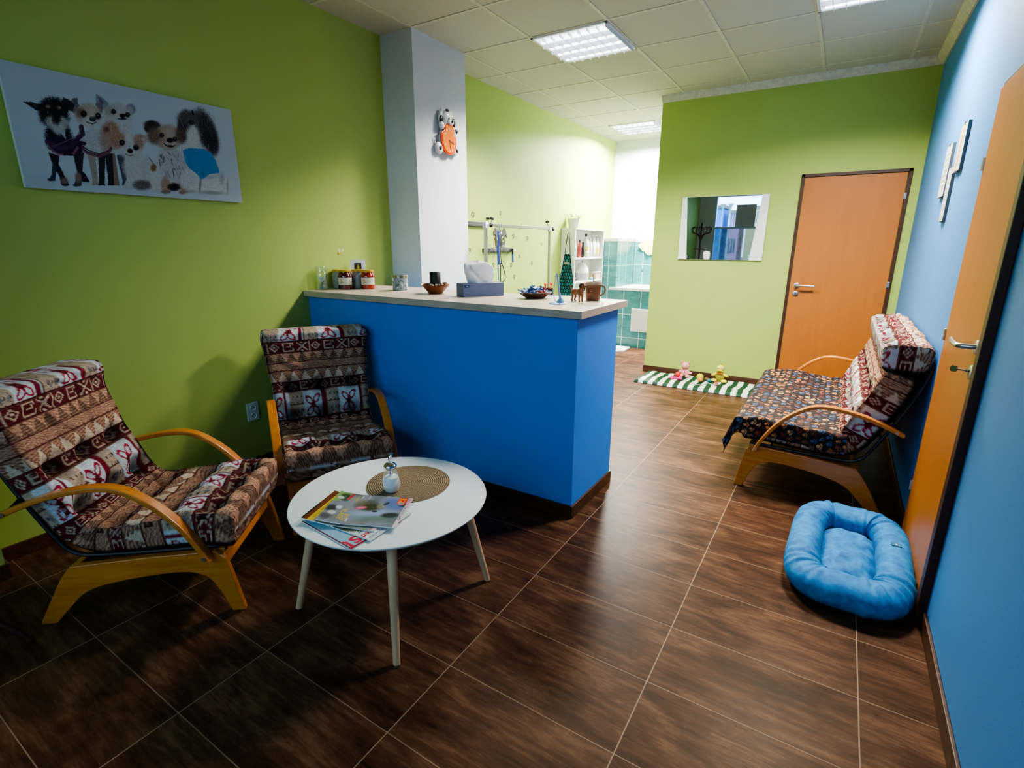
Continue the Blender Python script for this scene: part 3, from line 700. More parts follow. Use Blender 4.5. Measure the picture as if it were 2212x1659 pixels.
def cover_a():
    p = Paint(MW, MH, (138, 140, 152)); r = random.Random(2)
    for _ in range(60): p.ell(r.uniform(0, MW), r.uniform(0, MH), r.uniform(20, 70), r.uniform(15, 40), r.choice([(120, 118, 120), (150, 150, 160), (118, 128, 160), (150, 140, 130), (96, 104, 128)]), r.uniform(0, 3), .6, .4)
    p.ell(330, 260, 150, 60, (150, 175, 215), -.3, .5, .8); p.ell(470, 130, 80, 60, (96, 112, 170), 0, .5, .9); p.ell(430, 60, 60, 40, (80, 100, 160), 0, .5, .6)
    p.ell(285, 165, 95, 62, (66, 68, 52), .2, .35, .95, .1); p.ell(250, 140, 70, 50, (118, 106, 92), 0, .5, .7); p.ell(300, 175, 60, 42, (50, 50, 38), 0, .3, 1, .1)
    p.ell(235, 190, 44, 22, (202, 92, 138), -.25, .15); p.ell(232, 192, 26, 9, (228, 130, 168), -.25, .3)
    p.ell(372, 150, 30, 40, (140, 135, 120), 0, .4, .9, .2); p.ell(400, 110, 16, 26, (60, 62, 70), .4, .3); p.ell(352, 232, 20, 12, (60, 60, 70), 0, .3); p.ell(480, 270, 60, 34, (40, 44, 42), -.2, .3, .95, .1)
    p.ell(520, 110, 34, 26, (46, 46, 60), .5, .3); p.ell(400, 330, 150, 40, (90, 120, 110), 0, .6, .6)
    p.poly([(0, 0), (96, 0), (70, 120), (0, 160)], (126, 160, 96)); p.ell(60, 46, 36, 24, (60, 84, 50), 0, .3); p.ell(70, 100, 34, 28, (70, 84, 70), .4, .3); p.ell(40, 90, 24, 18, (190, 200, 190), 0, .3); p.ell(90, 70, 16, 22, (50, 60, 80), 0, .3)
    p.poly([(98, 6), (124, 6), (108, 100), (84, 100)], (196, 70, 78))
    p.ell(36, 250, 34, 46, (58, 60, 62), 0, .35); p.ell(60, 300, 30, 26, (200, 205, 205), 0, .3); p.ell(36, 360, 40, 36, (90, 90, 90), 0, .4); p.ell(80, 220, 22, 22, (206, 210, 214), 0, .3)
    a = PI / 2
    paint_text(p, 'VLASY', 118, 225, 52, (214, 180, 40), a, .02); paint_text(p, 'BYU', 160, 290, 48, (214, 180, 40), a, .02)
    paint_text(p, 'zdravý', 150, 20, 30, (206, 180, 60), a, .01); paint_text(p, 'pes', 185, 14, 30, (226, 226, 226), a, .01); paint_text(p, 'test', 240, 20, 24, (220, 220, 224), a); paint_text(p, 'rady', 262, 20, 22, (190, 180, 90), a)
    paint_text(p, 'bez', 190, 350, 30, (225, 225, 225), a, .01)
    p.poly([(544, 0), (570, 0), (570, 424), (544, 424)], (222, 208, 210)); p.poly([(544, 0), (570, 0), (570, 120), (544, 120)], (216, 160, 172))
    paint_text(p, 'PSA BÍGNE SI PSY', 549, 128, 27, (40, 46, 60), a, .01); paint_text(p, 'Nové číslo', 550, 10, 20, (170, 40, 70), a)
    p.poly([(470, 8), (536, 8), (536, 120), (470, 100)], (206, 40, 24)); p.poly([(478, 16), (528, 16), (528, 104), (478, 92)], (226, 140, 30)); paint_text(p, 'P', 482, 30, 74, (210, 44, 24), a, .03); p.ell(505, 100, 22, 22, (150, 130, 150), 0, .3)
    return p
def cover_b():
    p = Paint(MW, MH, (150, 150, 140)); p.poly([(0, 0), (46, 0), (46, 424), (0, 424)], (112, 54, 34)); p.poly([(46, 60), (88, 60), (88, 424), (46, 424)], (220, 184, 60))
    p.poly([(0, 200), (14, 200), (14, 424), (0, 424)], (20, 20, 20)); a = PI / 2; paint_text(p, 'SPOLECNE NA VYLET', 54, 90, 30, (90, 60, 20), a)
    r = random.Random(4)
    for _ in range(50): p.ell(r.uniform(100, MW), r.uniform(0, MH), r.uniform(14, 50), r.uniform(10, 30), r.choice([(90, 100, 104), (190, 196, 190), (150, 90, 80), (120, 140, 110)]), r.uniform(0, 3), .4, .6)
    p.poly([(540, 0), (570, 0), (570, 424), (540, 424)], (214, 190, 190)); paint_text(p, 'pejsek', 546, 250, 28, (180, 60, 90), a); return p
def cover_c():
    p = Paint(MW, MH, (214, 220, 224)); p.ell(250, 380, 170, 60, (44, 56, 44), -.15, .12, 1, .1); p.ell(200, 330, 110, 60, (60, 66, 56), 0, .2, .9, .1); p.poly([(0, 300), (120, 330), (90, 424), (0, 424)], (160, 190, 216))
    a = PI / 2
    paint_text(p, 'coated', 470, 235, 66, (196, 44, 62), a, .02); paint_text(p, 'retriever', 420, 235, 46, (70, 80, 92), a, .01); paint_text(p, 'Flat', 515, 130, 52, (70, 80, 92), a); paint_text(p, 'Společenské', 530, 230, 34, (90, 96, 104), a)
    return p
def cover_d():
    p = Paint(MW, MH, (150, 190, 214)); p.poly([(0, 0), (MW, 0), (MW, 120), (0, 200)], (126, 160, 206)); p.ell(200, 250, 120, 40, (196, 190, 196), .2, .5, .7); p.ell(60, 330, 60, 50, (90, 160, 210), 0, .6, .6); p.ell(80, 150, 60, 34, (40, 84, 160), 0, .5, .8); p.ell(470, 250, 66, 80, (212, 186, 176), .3, .3, .9)
    p.ell(440, 200, 20, 30, (50, 50, 60), 0, .3)
    p.poly([(0, 414), (570, 414), (570, 424), (0, 424)], (110, 30, 70)); a = PI / 2
    p.poly([(552, 0), (570, 0), (570, 424), (552, 424)], (150, 28, 60)); paint_text(p, 'psů', 455, 205, 190, (212, 44, 84), a, .02); paint_text(p, 'svět', 455, 20, 110, (212, 44, 84), a, .01)
    return p
Z0 = TZ + .0002
magazine('light blue dog magazine with big red letters hanging over the table edge', -1.350, 1.080, -.085, Z0, cover_d())
magazine('white dog magazine headed coated retriever poking out under the top one', -1.345, 1.125, .055, Z0 + .0042, cover_c())
magazine('dog magazine with a yellow strip on its left end, second from the top', -1.392, 1.126, .31, Z0 + .0084, cover_b(), .012)
magazine('top grey magazine with a dog showing its pink tongue and an orange logo square', -1.350, 1.152, .455, Z0 + .0126, cover_a(), .016, bend=.002)

# ================================================================ coat stand (at the left edge, also seen in the mirror)
M['dark_wood'] = wood('dark_bentwood', rgb(52, 22, 14), rgb(84, 38, 24), .35, 2)
cs = thing('coat_stand', 'dark bentwood coat stand at the left edge, its hooks seen in the mirror', 'coat stand', (-2.55, .10, 0))
MB().lathe([(.018, .20), (.021, .24), (.021, .9), (.026, 1.0), (.019, 1.05), (.019, 1.5), (.028, 1.56), (.018, 1.60), (.020, 1.74), (.028, 1.77), (.014, 1.79), (.022, 1.81), (.004, 1.86)], 20).build('pole', M['dark_wood'], cs, smooth=True)
for k in range(4):
    a = math.radians(53) + k * PI / 2; d = Vector((math.cos(a), math.sin(a), 0))
    pt = [(0.02, .42), (.05, .34), (.12, .24), (.22, .17), (.31, .085), (.362, .012)]
    MB().tube([d * r + Vector((0, 0, z)) for r, z in catmull(pt, 5)], .013, 10).build('leg', M['dark_wood'], cs, smooth=True)
for k in range(8):
    a = k * PI / 4; d = Vector((math.cos(a), math.sin(a), 0))
    pt = [(.015, 1.50), (.05, 1.60), (.11, 1.635), (.175, 1.66), (.195, 1.72), (.165, 1.765), (.14, 1.745)]
    MB().tube([d * r + Vector((0, 0, z)) for r, z in catmull(pt, 5)], .0085, 8).build('hook', M['dark_wood'], cs, smooth=True)
MB().tube([(.12 * math.cos(t), .12 * math.sin(t), 1.33) for t in np.linspace(0, 2 * PI, 40)[:-1]], .009, 8, closed=True).cyl((-.12, 0, 1.33), (.12, 0, 1.33), .007).cyl((0, -.12, 1.33), (0, .12, 1.33), .007).build('ring', M['dark_wood'], cs, smooth=True)

# ================================================================ pet bed
def pet_bed():
    o = thing('pet_bed', 'turquoise plush pet bed with a raised rim on the floor before the blue wall door', 'pet bed', (.205, 2.565, 0), -.03)
    a, b = .240, .430; R = .092; n, m = 420, 64
    th = np.linspace(0, 2 * PI, n, endpoint=False); e = .50
    cxs = np.sign(np.cos(th)) * np.abs(np.cos(th)) ** e; cys = np.sign(np.sin(th)) * np.abs(np.sin(th)) ** e
    px, py = (a - .068) * cxs, (b - .090) * cys
    tx, ty = np.roll(px, -1) - np.roll(px, 1), np.roll(py, -1) - np.roll(py, 1)
    nx, ny = ty, -tx; nn = np.hypot(nx, ny); nx, ny = nx / nn, ny / nn
    ker = np.hanning(31); ker /= ker.sum(); nx = np.convolve(np.r_[nx[-15:], nx, nx[:15]], ker, 'valid'); ny = np.convolve(np.r_[ny[-15:], ny, ny[:15]], ker, 'valid'); nn = np.hypot(nx, ny); nx /= nn; ny /= nn
    ph = np.linspace(0, 2 * PI, m, endpoint=False); TH, PH = np.meshgrid(np.arange(n), ph, indexing='ij')
    r = random.Random(3); wr = np.zeros((n, m))
    for _ in range(210):
        t0 = r.uniform(0, n); p0 = r.gauss(PI * .62, 1.0) % (2 * PI); d = (TH - t0 + n / 2) % n - n / 2; dp = (PH - p0 + PI) % (2 * PI) - PI
        wr += r.uniform(.3, 1) * np.cos((d + dp * r.uniform(-3, 3)) / 2.6) * np.exp(-(d / 7) ** 2 - (dp / .8) ** 2)
    Rl = (.068 + .022 * np.abs(ny))[:, None]; rad = Rl * (1 + .062 * wr); hz = .064
    X = px[:, None] + nx[:, None] * rad * np.cos(PH); Y = py[:, None] + ny[:, None] * rad * np.cos(PH); Z = hz + rad * (.064 / Rl) * np.sin(PH); Z = np.maximum(Z, .002)
    Pn = np.stack([X, Y, Z], -1); Pn = np.concatenate([Pn, Pn[:1]], 0)
    gridmesh('rim', Pn, M['plush'], o, wrap=True)
    k = 60; U, V = np.meshgrid(np.linspace(-1, 1, k), np.linspace(-1, 1, k), indexing='ij')
    ia, ib = .124, .275
    d = np.maximum(np.abs(U), np.abs(V)); q = (np.abs(U) ** 4 + np.abs(V) ** 4) ** .25 + 1e-6; s_ = d / q
    z = .016 + .076 * np.clip(1 - d ** 3.5, 0, 1) + .002 * np.sin(U * 9 + V * 6) + .003 * np.sin(V * 17 - U * 5)
    gridmesh('cushion', np.stack([U * s_ * ia * 1.02, V * s_ * ib * 1.02, z], -1), M['plush'], o)
    MB().lathe([(.001, .0), (1, 0), (1, .012), (.001, .012)], 60, Matrix.Diagonal((a * .88, b * .90, 1, 1))).build('base', plain('black_base', rgb(16, 18, 22), .9), o, smooth=True)
    l = MB().box(-.019, .019, -.013, .013, 0, .0015).build('label_patch', plain('teal_patch', rgb(16, 96, 134), .6), o, loc=(.172, .06, .1290), rot=(0, .05, .1))
    MB().add([(-.006, -.003, .002), (0, -.008, .002), (.006, -.003, .002), (.0, .007, .002)], [(0, 1, 2, 3)]).build('paw_mark', M['paper'], l)
pet_bed()

# ================================================================ striped mat and dog toys
def mat_():
    o = thing('striped_mat', 'green and white striped mat along the lime back wall under the dog toys', 'mat', (-1.13, 5.425, 0))
    Lx, Ly = 1.17, .50; n, m = 230, 60; U, V = np.meshgrid(np.linspace(0, 1, n), np.linspace(0, 1, m), indexing='ij')
    x = (U - .5) * Lx + .004 * np.sin(V * 12) ; y = (V - .5) * Ly; e = np.clip(np.minimum(V, 1 - V) * Ly / .015, 0, 1) ** .5 * np.clip(np.minimum(U, 1 - U) * Lx / .015, 0, 1) ** .5
    z = .004 + e * (.026 + .003 * np.sin(U * 40 + V * 5) + .003 * np.sin(V * 9 + U * 14))
    s = np.mod(U * 11.5 + .06 * np.sin(V * 5), 1) ; g = s < .5
    g |= False
    c = np.where(g[..., None], np.array([16, 62, 40]) / 255., np.array([226, 232, 222]) / 255.)
    P_ = np.stack([x, y, z], -1); gridmesh('mat_cover', P_, M['matte_print'], o, c)
    MB().box(-Lx / 2 + .004, Lx / 2 - .004, -Ly / 2 + .004, Ly / 2 - .004, 0, .006).build('mat_base', plain('mat_green', rgb(26, 70, 48), .9), o)
mat_()
MZ = .030
def plushcol(n, c): return plain(n, c, .95, .10, 200, .4)
pg = thing('toy_pig', 'pink plush pig sitting on the striped mat against the wall', 'plush toy', (-1.285, 5.585, MZ))
pk = plushcol('pink_plush', rgb(226, 160, 154)); pk2 = plushcol('pink_plush_dark', rgb(206, 128, 126))
MB().ell((0, 0, .048), (.048, .040, .050)).ell((-.030, -.040, .018), (.020, .034, .018)).ell((.034, -.040, .018), (.020, .034, .018)).ell((-.048, -.015, .055), (.016, .026, .016)).ell((.050, -.015, .052), (.026, .018, .015)).build('body', pk, pg, smooth=True)
hd = MB().ell((0, -.004, .124), (.044, .040, .038)).build('head', pk, pg, smooth=True)
MB().ell((-.006, -.044, .116), (.018, .014, .015)).build('snout', pk2, hd, smooth=True)
for s_ in (-1, 1):
    MB().ell((s_ * .034, -.006, .158), (.014, .008, .017)).build('ear', pk2, hd, smooth=True); MB().ell((s_ * .017, -.037, .136), .0035).build('eye', M['black'], hd, smooth=True)
MB().ell((.006, -.040, .062), (.007, .004, .007)).build('heart_patch', plain('dark_red', rgb(120, 30, 40)), pg, smooth=True)
dk = thing('toy_duck', 'yellow plush duck with an orange bow tie on the striped mat', 'plush toy', (-.925, 5.575, MZ))
yl = plushcol('yellow_plush', rgb(222, 208, 70)); og = plushcol('olive_plush', rgb(146, 140, 40))
MB().ell((0, 0, .055), (.046, .040, .056)).build('body', og, dk, smooth=True)
for s_ in (-1, 1):
    MB().ell((s_ * .050, -.045, .018), (.030, .034, .018)).build('foot', yl, dk, smooth=True); MB().ell((s_ * .056, -.012, .074), (.032, .014, .014), mt=Matrix.Rotation(s_ * .4, 4, 'Y')).build('wing', yl, dk, smooth=True)
hd = MB().ell((0, -.004, .142), (.037, .036, .038)).ell((0, -.004, .114), (.034, .034, .022)).build('head', yl, dk, smooth=True)
MB().ell((-.006, -.040, .126), (.028, .020, .008)).ell((-.006, -.038, .118), (.022, .016, .006)).build('beak', plushcol('ochre_plush', rgb(206, 176, 50)), hd, smooth=True)
for s_ in (-1, 1):
    MB().ell((s_ * .015 - .002, -.036, .153), (.007, .004, .010)).build('eye', M['white'], hd, smooth=True); MB().ell((s_ * .015 - .002, -.0395, .152), (.003, .002, .005)).build('pupil', M['black'], hd, smooth=True)
MB().tube([(0, 0, .176), (.004, -.003, .19), (.012, -.003, .196)], .006, 8).build('tuft', og, hd, smooth=True)
MB().ell((-.014, -.036, .094), (.015, .006, .010)).ell((.014, -.036, .094), (.015, .006, .010)).ell((0, -.04, .094), .006).build('bow_tie', plushcol('orange_cloth', rgb(226, 110, 40)), dk, smooth=True)
def ball(label, col, x, y, r, z=None, name='toy_ball', knob=0, stripe=None):
    mb = MB().ell((0, 0, 0), r, 28)
    if knob:
        for k in range(30):
            f = math.acos(1 - 2 * (k + .5) / 30); t_ = k * 2.4; mb.ell((r * math.sin(f) * math.cos(t_), r * math.sin(f) * math.sin(t_), r * math.cos(f)), r * .18, 8)
    o = mb.build(name, col, None, smooth=True, loc=(x, y, (z if z is not None else MZ + r * .98)))
    if stripe:
        for zz in (-.4, 0, .4): MB().tube([(r * 1.0 * math.cos(zz) * math.cos(t_), r * math.cos(zz) * math.sin(t_), r * math.sin(zz)) for t_ in np.linspace(0, 2 * PI, 26)[:-1]], .0022, 6, closed=True).build('stripe', stripe, o, smooth=True)
    return tag(o, label, 'dog toy', 'dog toys on the striped mat')
ball('red rubber ball resting on the pink bone toy', plain('red_rubber', rgb(214, 34, 34), .4), -1.325, 5.440, .030, MZ + .052)
ball('knobbly yellow ball between the plush pig and the plush duck', plain('yellow_rubber', rgb(222, 214, 30), .4), -1.115, 5.535, .033, knob=1)
ball('small orange ball in front of the yellow one', plain('orange_rubber', rgb(226, 126, 26), .4), -1.092, 5.445, .024)
ball('small brown ball behind the teal one', plain('brown_rubber', rgb(104, 58, 40), .5), -1.045, 5.515, .021)
ball('teal ball threaded on a grey rope', plain('teal_rubber', rgb(20, 112, 110), .4), -1.005, 5.455, .024)
ball('small red ball with pale stripes by the feet of the plush duck', plain('red_rubber2', rgb(196, 44, 48), .4), -.920, 5.385, .021, stripe=plain('pale_stripe', rgb(226, 190, 180)))
bn = MB().tube([(-.035, 0, .018), (.035, 0.01, .018)], .013, 12)
for sx in (-1, 1):
    for sy in (-1, 1): bn.ell((sx * .042, sy * .014 + (.005 * sx), .020), (.020, .018, .019))
tag(bn.build('toy_bone', plain('pink_rubber', rgb(222, 40, 130), .4), None, smooth=True, loc=(-1.330, 5.405, MZ), rot=(0, 0, .2)), 'pink rubber bone in front of the plush pig', 'dog toy')
rp = catmull([(-1.15, 5.33, MZ + .006), (-1.09, 5.30, MZ + .005), (-1.04, 5.32, MZ + .006), (-1.005, 5.40, MZ + .009), (-.965, 5.385, MZ + .007), (-.943, 5.38, MZ + .012)], 6)
tag(MB().tube([tuple(np.array(q) - np.array((-1.0, 5.3, MZ))) for q in rp], .0045, 8).build('rope', plain('grey_rope', rgb(170, 184, 176), .9, .2, 300, .5), None, smooth=True, loc=(-1.0, 5.3, MZ)), 'grey rope lying between the teal ball and the striped red ball', 'rope')

# ================================================================ things on the counter
CZ = 1.110
gj = thing('glass_jar', 'empty clear glass jar with an etched heart at the wall end of the counter', 'jar', (-3.015, 2.345, CZ))
MB().lathe([(.006, .0), (.040, .001), (.043, .008), (.043, .105), (.040, .118), (.034, .126), (.034, .132), (.038, .134), (.038, .150), (.036, .154), (.0335, .154), (.0335, .128), (.038, .114), (.0405, .10), (.0405, .010), (.004, .007)], 36).build('glass_body', M['glass'], gj, smooth=True)
hp = [(0, -.022), (-.020, .002), (-.019, .013), (-.010, .018), (0, .010), (.010, .018), (.019, .013), (.020, .002)]
hm = Matrix.Rotation(math.atan2(-2.3, 3.0) + PI / 2, 4, 'Z')
def curved(poly, R, z0, eps=.0006):
    v = [((R + eps) * math.sin(x / R), -(R + eps) * math.cos(x / R), z0 + z) for x, z in poly]; return v, [tuple(range(len(v)))]
MB().add(*curved(hp, .043, .075), mt=hm).build('heart_print', plain('etched', rgb(190, 205, 190), .9), gj)
MB().lathe([(.001, .008), (.018, .008), (.018, .016), (.001, .016)], 20, Matrix.Translation((-.004, .0, 0))).build('tealight', plain('tealight_blue', rgb(90, 120, 150), .4), gj, smooth=True)
def jar(x, y, label, content, wrap=None):
    o = thing('preserve_jar', label, 'jar', (x, y, CZ), math.atan2(y, x) - math.atan2(-1, 0))
    o.rotation_euler = (0, 0, math.atan2(-x, y) * 1.0)
    MB().lathe([(.042, 0), (.047, .004), (.0485, .015), (.0485, .088), (.045, .102), (.040, .110), (.040, .119)], 40).build('jar_body', content, o, smooth=True)
    MB().lathe([(.041, .1185), (.045, .119), (.045, .128), (.042, .131), (.001, .131)], 40).build('lid', plain('gold_lid', rgb(204, 164, 60), .35, .1, metal=.6), o, smooth=True)
    if wrap:
        v, f = [], []; R = .0492; N = 16
        for i in range(N + 1):
            a = -1.15 + 2.3 * i / N
            for z in (.032, .082): v.append((R * math.sin(a), -R * math.cos(a), z))
        f = [(2 * i, 2 * i + 2, 2 * i + 3, 2 * i + 1) for i in range(N)]
        lb = MB().add(v, f).build('label', plain('jar_label', rgb(206, 206, 186), .6), o, smooth=True)
        MB().add(*curved([(-.030, -.006), (-.022, -.015), (.016, -.018), (.034, -.008), (.032, .012), (.006, .017), (-.026, .012)], .0492, .062)).build('peach_print', plain('peach', rgb(216, 120, 76), .6), lb)
        MB().add(*curved([(-.034, -.012), (-.02, -.006), (-.008, -.012), (.01, -.008), (.03, -.012), (.03, -.018), (-.034, -.018)], .0494, .057)).build('leaf_print', plain('leafgreen', rgb(110, 130, 80), .6), lb)
    return o
redm = plain('red_jam', rgb(150, 40, 18), .12, .15, 12, spec=.8); redd = plain('dark_jam', rgb(84, 20, 14), .12, .15, 12, spec=.8); gry = plain('grey_preserve', rgb(146, 150, 148), .18, .05, 12)
jar(-2.918, 2.462, 'jam jar with dark red contents and gold lid, left of the two red jars', redd, True)
jar(-2.800, 2.560, 'jam jar with bright red contents and gold lid, right of the two red jars', redm, True)
jar(-3.017, 2.495, 'pale grey jar with gold lid behind the darker jam jar', gry)
jar(-2.905, 2.570, 'pale grey jar with gold lid behind the brighter jam jar', gry)
# tent calendar
cl = thing('tent_card', 'small white tent card with a gold and black picture behind the jam jars', 'calendar', (-2.990, 2.650, CZ), .80)
MB().prism([(-.048, 0), (.048, 0), (.006, .195), (-.006, .195)], 0, 1).v
tc_ = MB(); tc_.add([(-.062, -.045, 0), (.062, -.045, 0), (.052, 0, .195), (-.052, 0, .195), (-.062, .045, 0), (.062, .045, 0)], [(0, 1, 2, 3), (5, 4, 3, 2), (0, 3, 4), (1, 5, 2)])
tc_.build('card', M['paper'], cl)
sl_ = lambda x, t, e=.0012: (x * (.062 - .01 * t) / .062, -.045 * (1 - t) - e, .195 * t)
MB().add([sl_(-.028, .50), sl_(.028, .50), sl_(.028, .88), sl_(-.028, .88)], [(0, 1, 2, 3)]).build('picture', plain('card_black', rgb(48, 44, 30), .5), cl)
MB().add([sl_(-.010, .54, .002), sl_(.012, .54, .002), sl_(.008, .66, .002), sl_(.012, .74, .002), sl_(.002, .84, .002), sl_(-.008, .76, .002), sl_(-.006, .64, .002)], [tuple(range(7))]).build('gold_figure', plain('card_gold', rgb(196, 160, 60), .5), cl)
# tin
tn = thing('tin', 'small round tin printed with white flowers and leaves on the counter', 'tin', (-2.540, 2.610, CZ), .6)
p = Paint(620, 180, (150, 162, 166)); r = random.Random(8)
for _ in range(30): p.ell(r.uniform(0, 620), r.uniform(0, 180), r.uniform(16, 34), r.uniform(10, 24), r.choice([(214, 218, 216), (228, 230, 228), (130, 142, 150)]), r.uniform(0, 3), .3, .9)
for _ in range(34): p.ell(r.uniform(0, 620), r.uniform(0, 180), r.uniform(8, 20), r.uniform(4, 9), r.choice([(54, 74, 62), (70, 60, 44), (90, 110, 100)]), r.uniform(0, 3), .3, .9)
U, V = np.meshgrid(np.linspace(0, 1, 160), np.linspace(0, 1, 50), indexing='ij'); A = U * 2 * PI
gridmesh('tin_body', np.stack([.052 * np.cos(A), .052 * np.sin(A), V * .083], -1), M['glossprint'], tn, p.sample(U, 1 - V))
MB().lathe([(.001, .0), (.052, .0), (.053, .003)], 40, cap=False).build('tin_base', M['steel'], tn, smooth=True)
MB().lathe([(.053, .083), (.0545, .084), (.0545, .102), (.052, .104), (.001, .101)], 40, cap=False).build('lid', plain('tin_steel', rgb(176, 176, 150), .25, .05, metal=.9), tn, smooth=True)
# wooden bowl, pebbles, candle
bl = thing('wooden_bowl', 'carved brown wooden bowl of pebbles holding a black candle', 'bowl', (-2.190, 2.565, CZ))
n, m = 64, 18; A, T_ = np.meshgrid(np.linspace(0, 2 * PI, n), np.linspace(0, 1, m), indexing='ij')
sq = 1 + .07 * np.cos(4 * A); Rr = np.interp(T_, [0, .12, .55, .75, 1], [.0, .045, .096, .090, .02]) * sq; Zz = np.interp(T_, [0, .12, .55, .62, 1], [0, .001, .058, .058, .02]) + .007 * np.cos(4 * A) * np.clip(1 - abs(T_ - .58) / .3, 0, 1)
M['bowl'] = wood('acacia', rgb(84, 40, 20), rgb(140, 74, 40), .35, 0)
gridmesh('bowl_body', np.stack([Rr * np.cos(A), Rr * np.sin(A), Zz], -1), M['bowl'], bl)
r = random.Random(11)
peb = None
for k in range(26):
    a = k * 2.4; rr = .040 + .034 * r.random(); c = r.choice([rgb(150, 130, 116), rgb(104, 72, 58), rgb(186, 170, 156), rgb(70, 50, 44)])
    q = MB().ell((0, 0, 0), (r.uniform(.009, .013), r.uniform(.007, .011), .008), 10).build('pebble', plain('pebble%d' % (k % 4), [rgb(150, 130, 116), rgb(104, 72, 58), rgb(186, 170, 156), rgb(70, 50, 44)][k % 4], .7), None, smooth=True, loc=(-2.190 + rr * math.cos(a), 2.565 + rr * math.sin(a), CZ + .054 + .004 * r.random()), rot=(0, 0, a))
    tag(q, 'small pebble in the carved wooden bowl around the black candle', 'pebble', 'pebbles around the black candle')
cd = thing('candle', 'black pillar candle standing in the wooden bowl', 'candle', (-2.190, 2.565, CZ + .022))
MB().lathe([(.001, 0), (.034, 0), (.0355, .002), (.0355, .110), (.033, .113), (.010, .110), (.001, .109)], 36).build('wax', plain('black_wax', rgb(20, 24, 18), .5), cd, smooth=True)
MB().cyl((0, 0, .108), (.001, 0, .121), .0012, n=6).build('wick', M['paper'], cd)
# tissue box
tx = thing('tissue_box', 'grey cardboard tissue box on the counter with a tissue pulled out', 'tissue box', (-1.868, 2.608, CZ), 1.03)
M['boxgrey'] = plain('box_blue_grey', rgb(98, 108, 136), .7, .04)
MB().box(-.135, .135, -.055, .055, 0, .078).build('box', M['boxgrey'], tx, bevel=.002)
MB().box(-.126, -.094, -.0562, -.055, .054, .072).build('logo', plain('logo_navy', rgb(30, 56, 100), .6), tx)
MB().add([(-.117, -.0566, .060), (-.110, -.0566, .067), (-.102, -.0566, .060)], [(0, 1, 2)]).build('logo_mark', plain('logo_pale', rgb(160, 170, 190), .6), tx)
MB().lathe([(.001, .0785), (1, .0785), (1, .0790), (.001, .079)], 30, Matrix.Diagonal((.092, .03, 1, 1))).build('opening', plain('opening_dark', rgb(60, 64, 80), .8), tx)
n, m = 96, 40; A, V = np.meshgrid(np.linspace(0, 2 * PI, n, endpoint=False), np.linspace(0, 1, m), indexing='ij')
prof = np.interp(V, [0, .1, .4, .7, .86, .95, 1], [.78, .86, 1.0, 1.0, .90, .66, .0]) ** .9
crease = 1 + .035 * np.sin(A * 3 + V * 4) + .05 * np.exp(-((A - 4.4 + V * 1.1) / .16) ** 2) - .07 * np.exp(-((A - 4.75 + V * 1.1) / .14) ** 2) + .02 * np.sin(A * 9 - V * 7)
gridmesh('tissue', np.stack([np.sign(np.cos(A)) * np.abs(np.cos(A)) ** .75 * .098 * prof * crease - .012 * V, np.sin(A) * .040 * prof * crease, .078 + .128 * V ** .85 - .026 * np.clip(np.cos(A), 0, 1) ** 2 * V - .008 * np.sin(A * 2) * V], -1).transpose(1, 0, 2), plain('tissue_white', rgb(236, 236, 240), .8, .02), tx, wrap=True)
# candy plate
cp = thing('candy_plate', 'oval brown wooden plate heaped with wrapped sweets', 'plate', (-1.505, 2.655, CZ), 1.0)
MB().lathe([(.001, 0), (.050, 0), (.060, .003), (.098, .028), (.103, .036), (.100, .037), (.092, .030), (.056, .008), (.001, .006)], 48, Matrix.Diagonal((1, .72, 1, 1))).build('plate_body', wood('plate_wood', rgb(52, 30, 20), rgb(92, 54, 34), .4, 0), cp, smooth=True)
r = random.Random(6); cm = [plain('foil_blue', rgb(44, 92, 158), .28, .25, 60, spec=.8), plain('foil_light', rgb(104, 142, 196), .28, .2, 60, spec=.8), plain('foil_navy', rgb(26, 52, 112), .28, .25, 60, spec=.8), plain('foil_white', rgb(196, 206, 214), .3, .1, 60), plain('foil_red', rgb(168, 44, 40), .3, .2, 60)]
nmc = ['blue', 'light blue', 'navy', 'white', 'red']
def candy_mesh(mi):
    mb = MB().ell((0, 0, 0), (.017, .0095, .008), 12)
    for s_ in (-1, 1):
        v = [(s_ * .014, 0, 0)] + [(s_ * (.030 + .002 * (k % 2)), .011 * math.sin(-1.2 + 2.4 * k / 6), .006 * math.cos(k * 2.6)) for k in range(7)]
        mb.add(v, [(0, k, k + 1) for k in range(1, 7)])
    return mb.build('candy', cm[mi], None, smooth=True)
protos = {}
for k in range(46):
    lay = 0 if k < 20 else (1 if k < 36 else 2); R_ = [1, .72, .4][lay]; a = k * 2.39996; q = R_ * math.sqrt(r.random()); ca, sa = math.cos(1.0), math.sin(1.0)
    lx, ly = .085 * q * math.cos(a), .058 * q * math.sin(a); mi = r.choice([0, 0, 0, 1, 1, 2, 2, 3, 4])
    if mi in protos: o = protos[mi].copy(); C.objects.link(o)
    else: o = candy_mesh(mi); protos[mi] = o
    o.location = (-1.505 + lx * ca - ly * sa, 2.655 + lx * sa + ly * ca, CZ + .020 + .016 * lay + .020 * q * (lay == 0) + .004 * r.random()); o.rotation_euler = (r.uniform(-.6, .6), r.uniform(-.7, .7), r.uniform(0, 6.3))
    tag(o, 'sweet in %s foil wrapper heaped on the wooden plate' % nmc[mi], 'candy', 'wrapped sweets on the wooden plate')
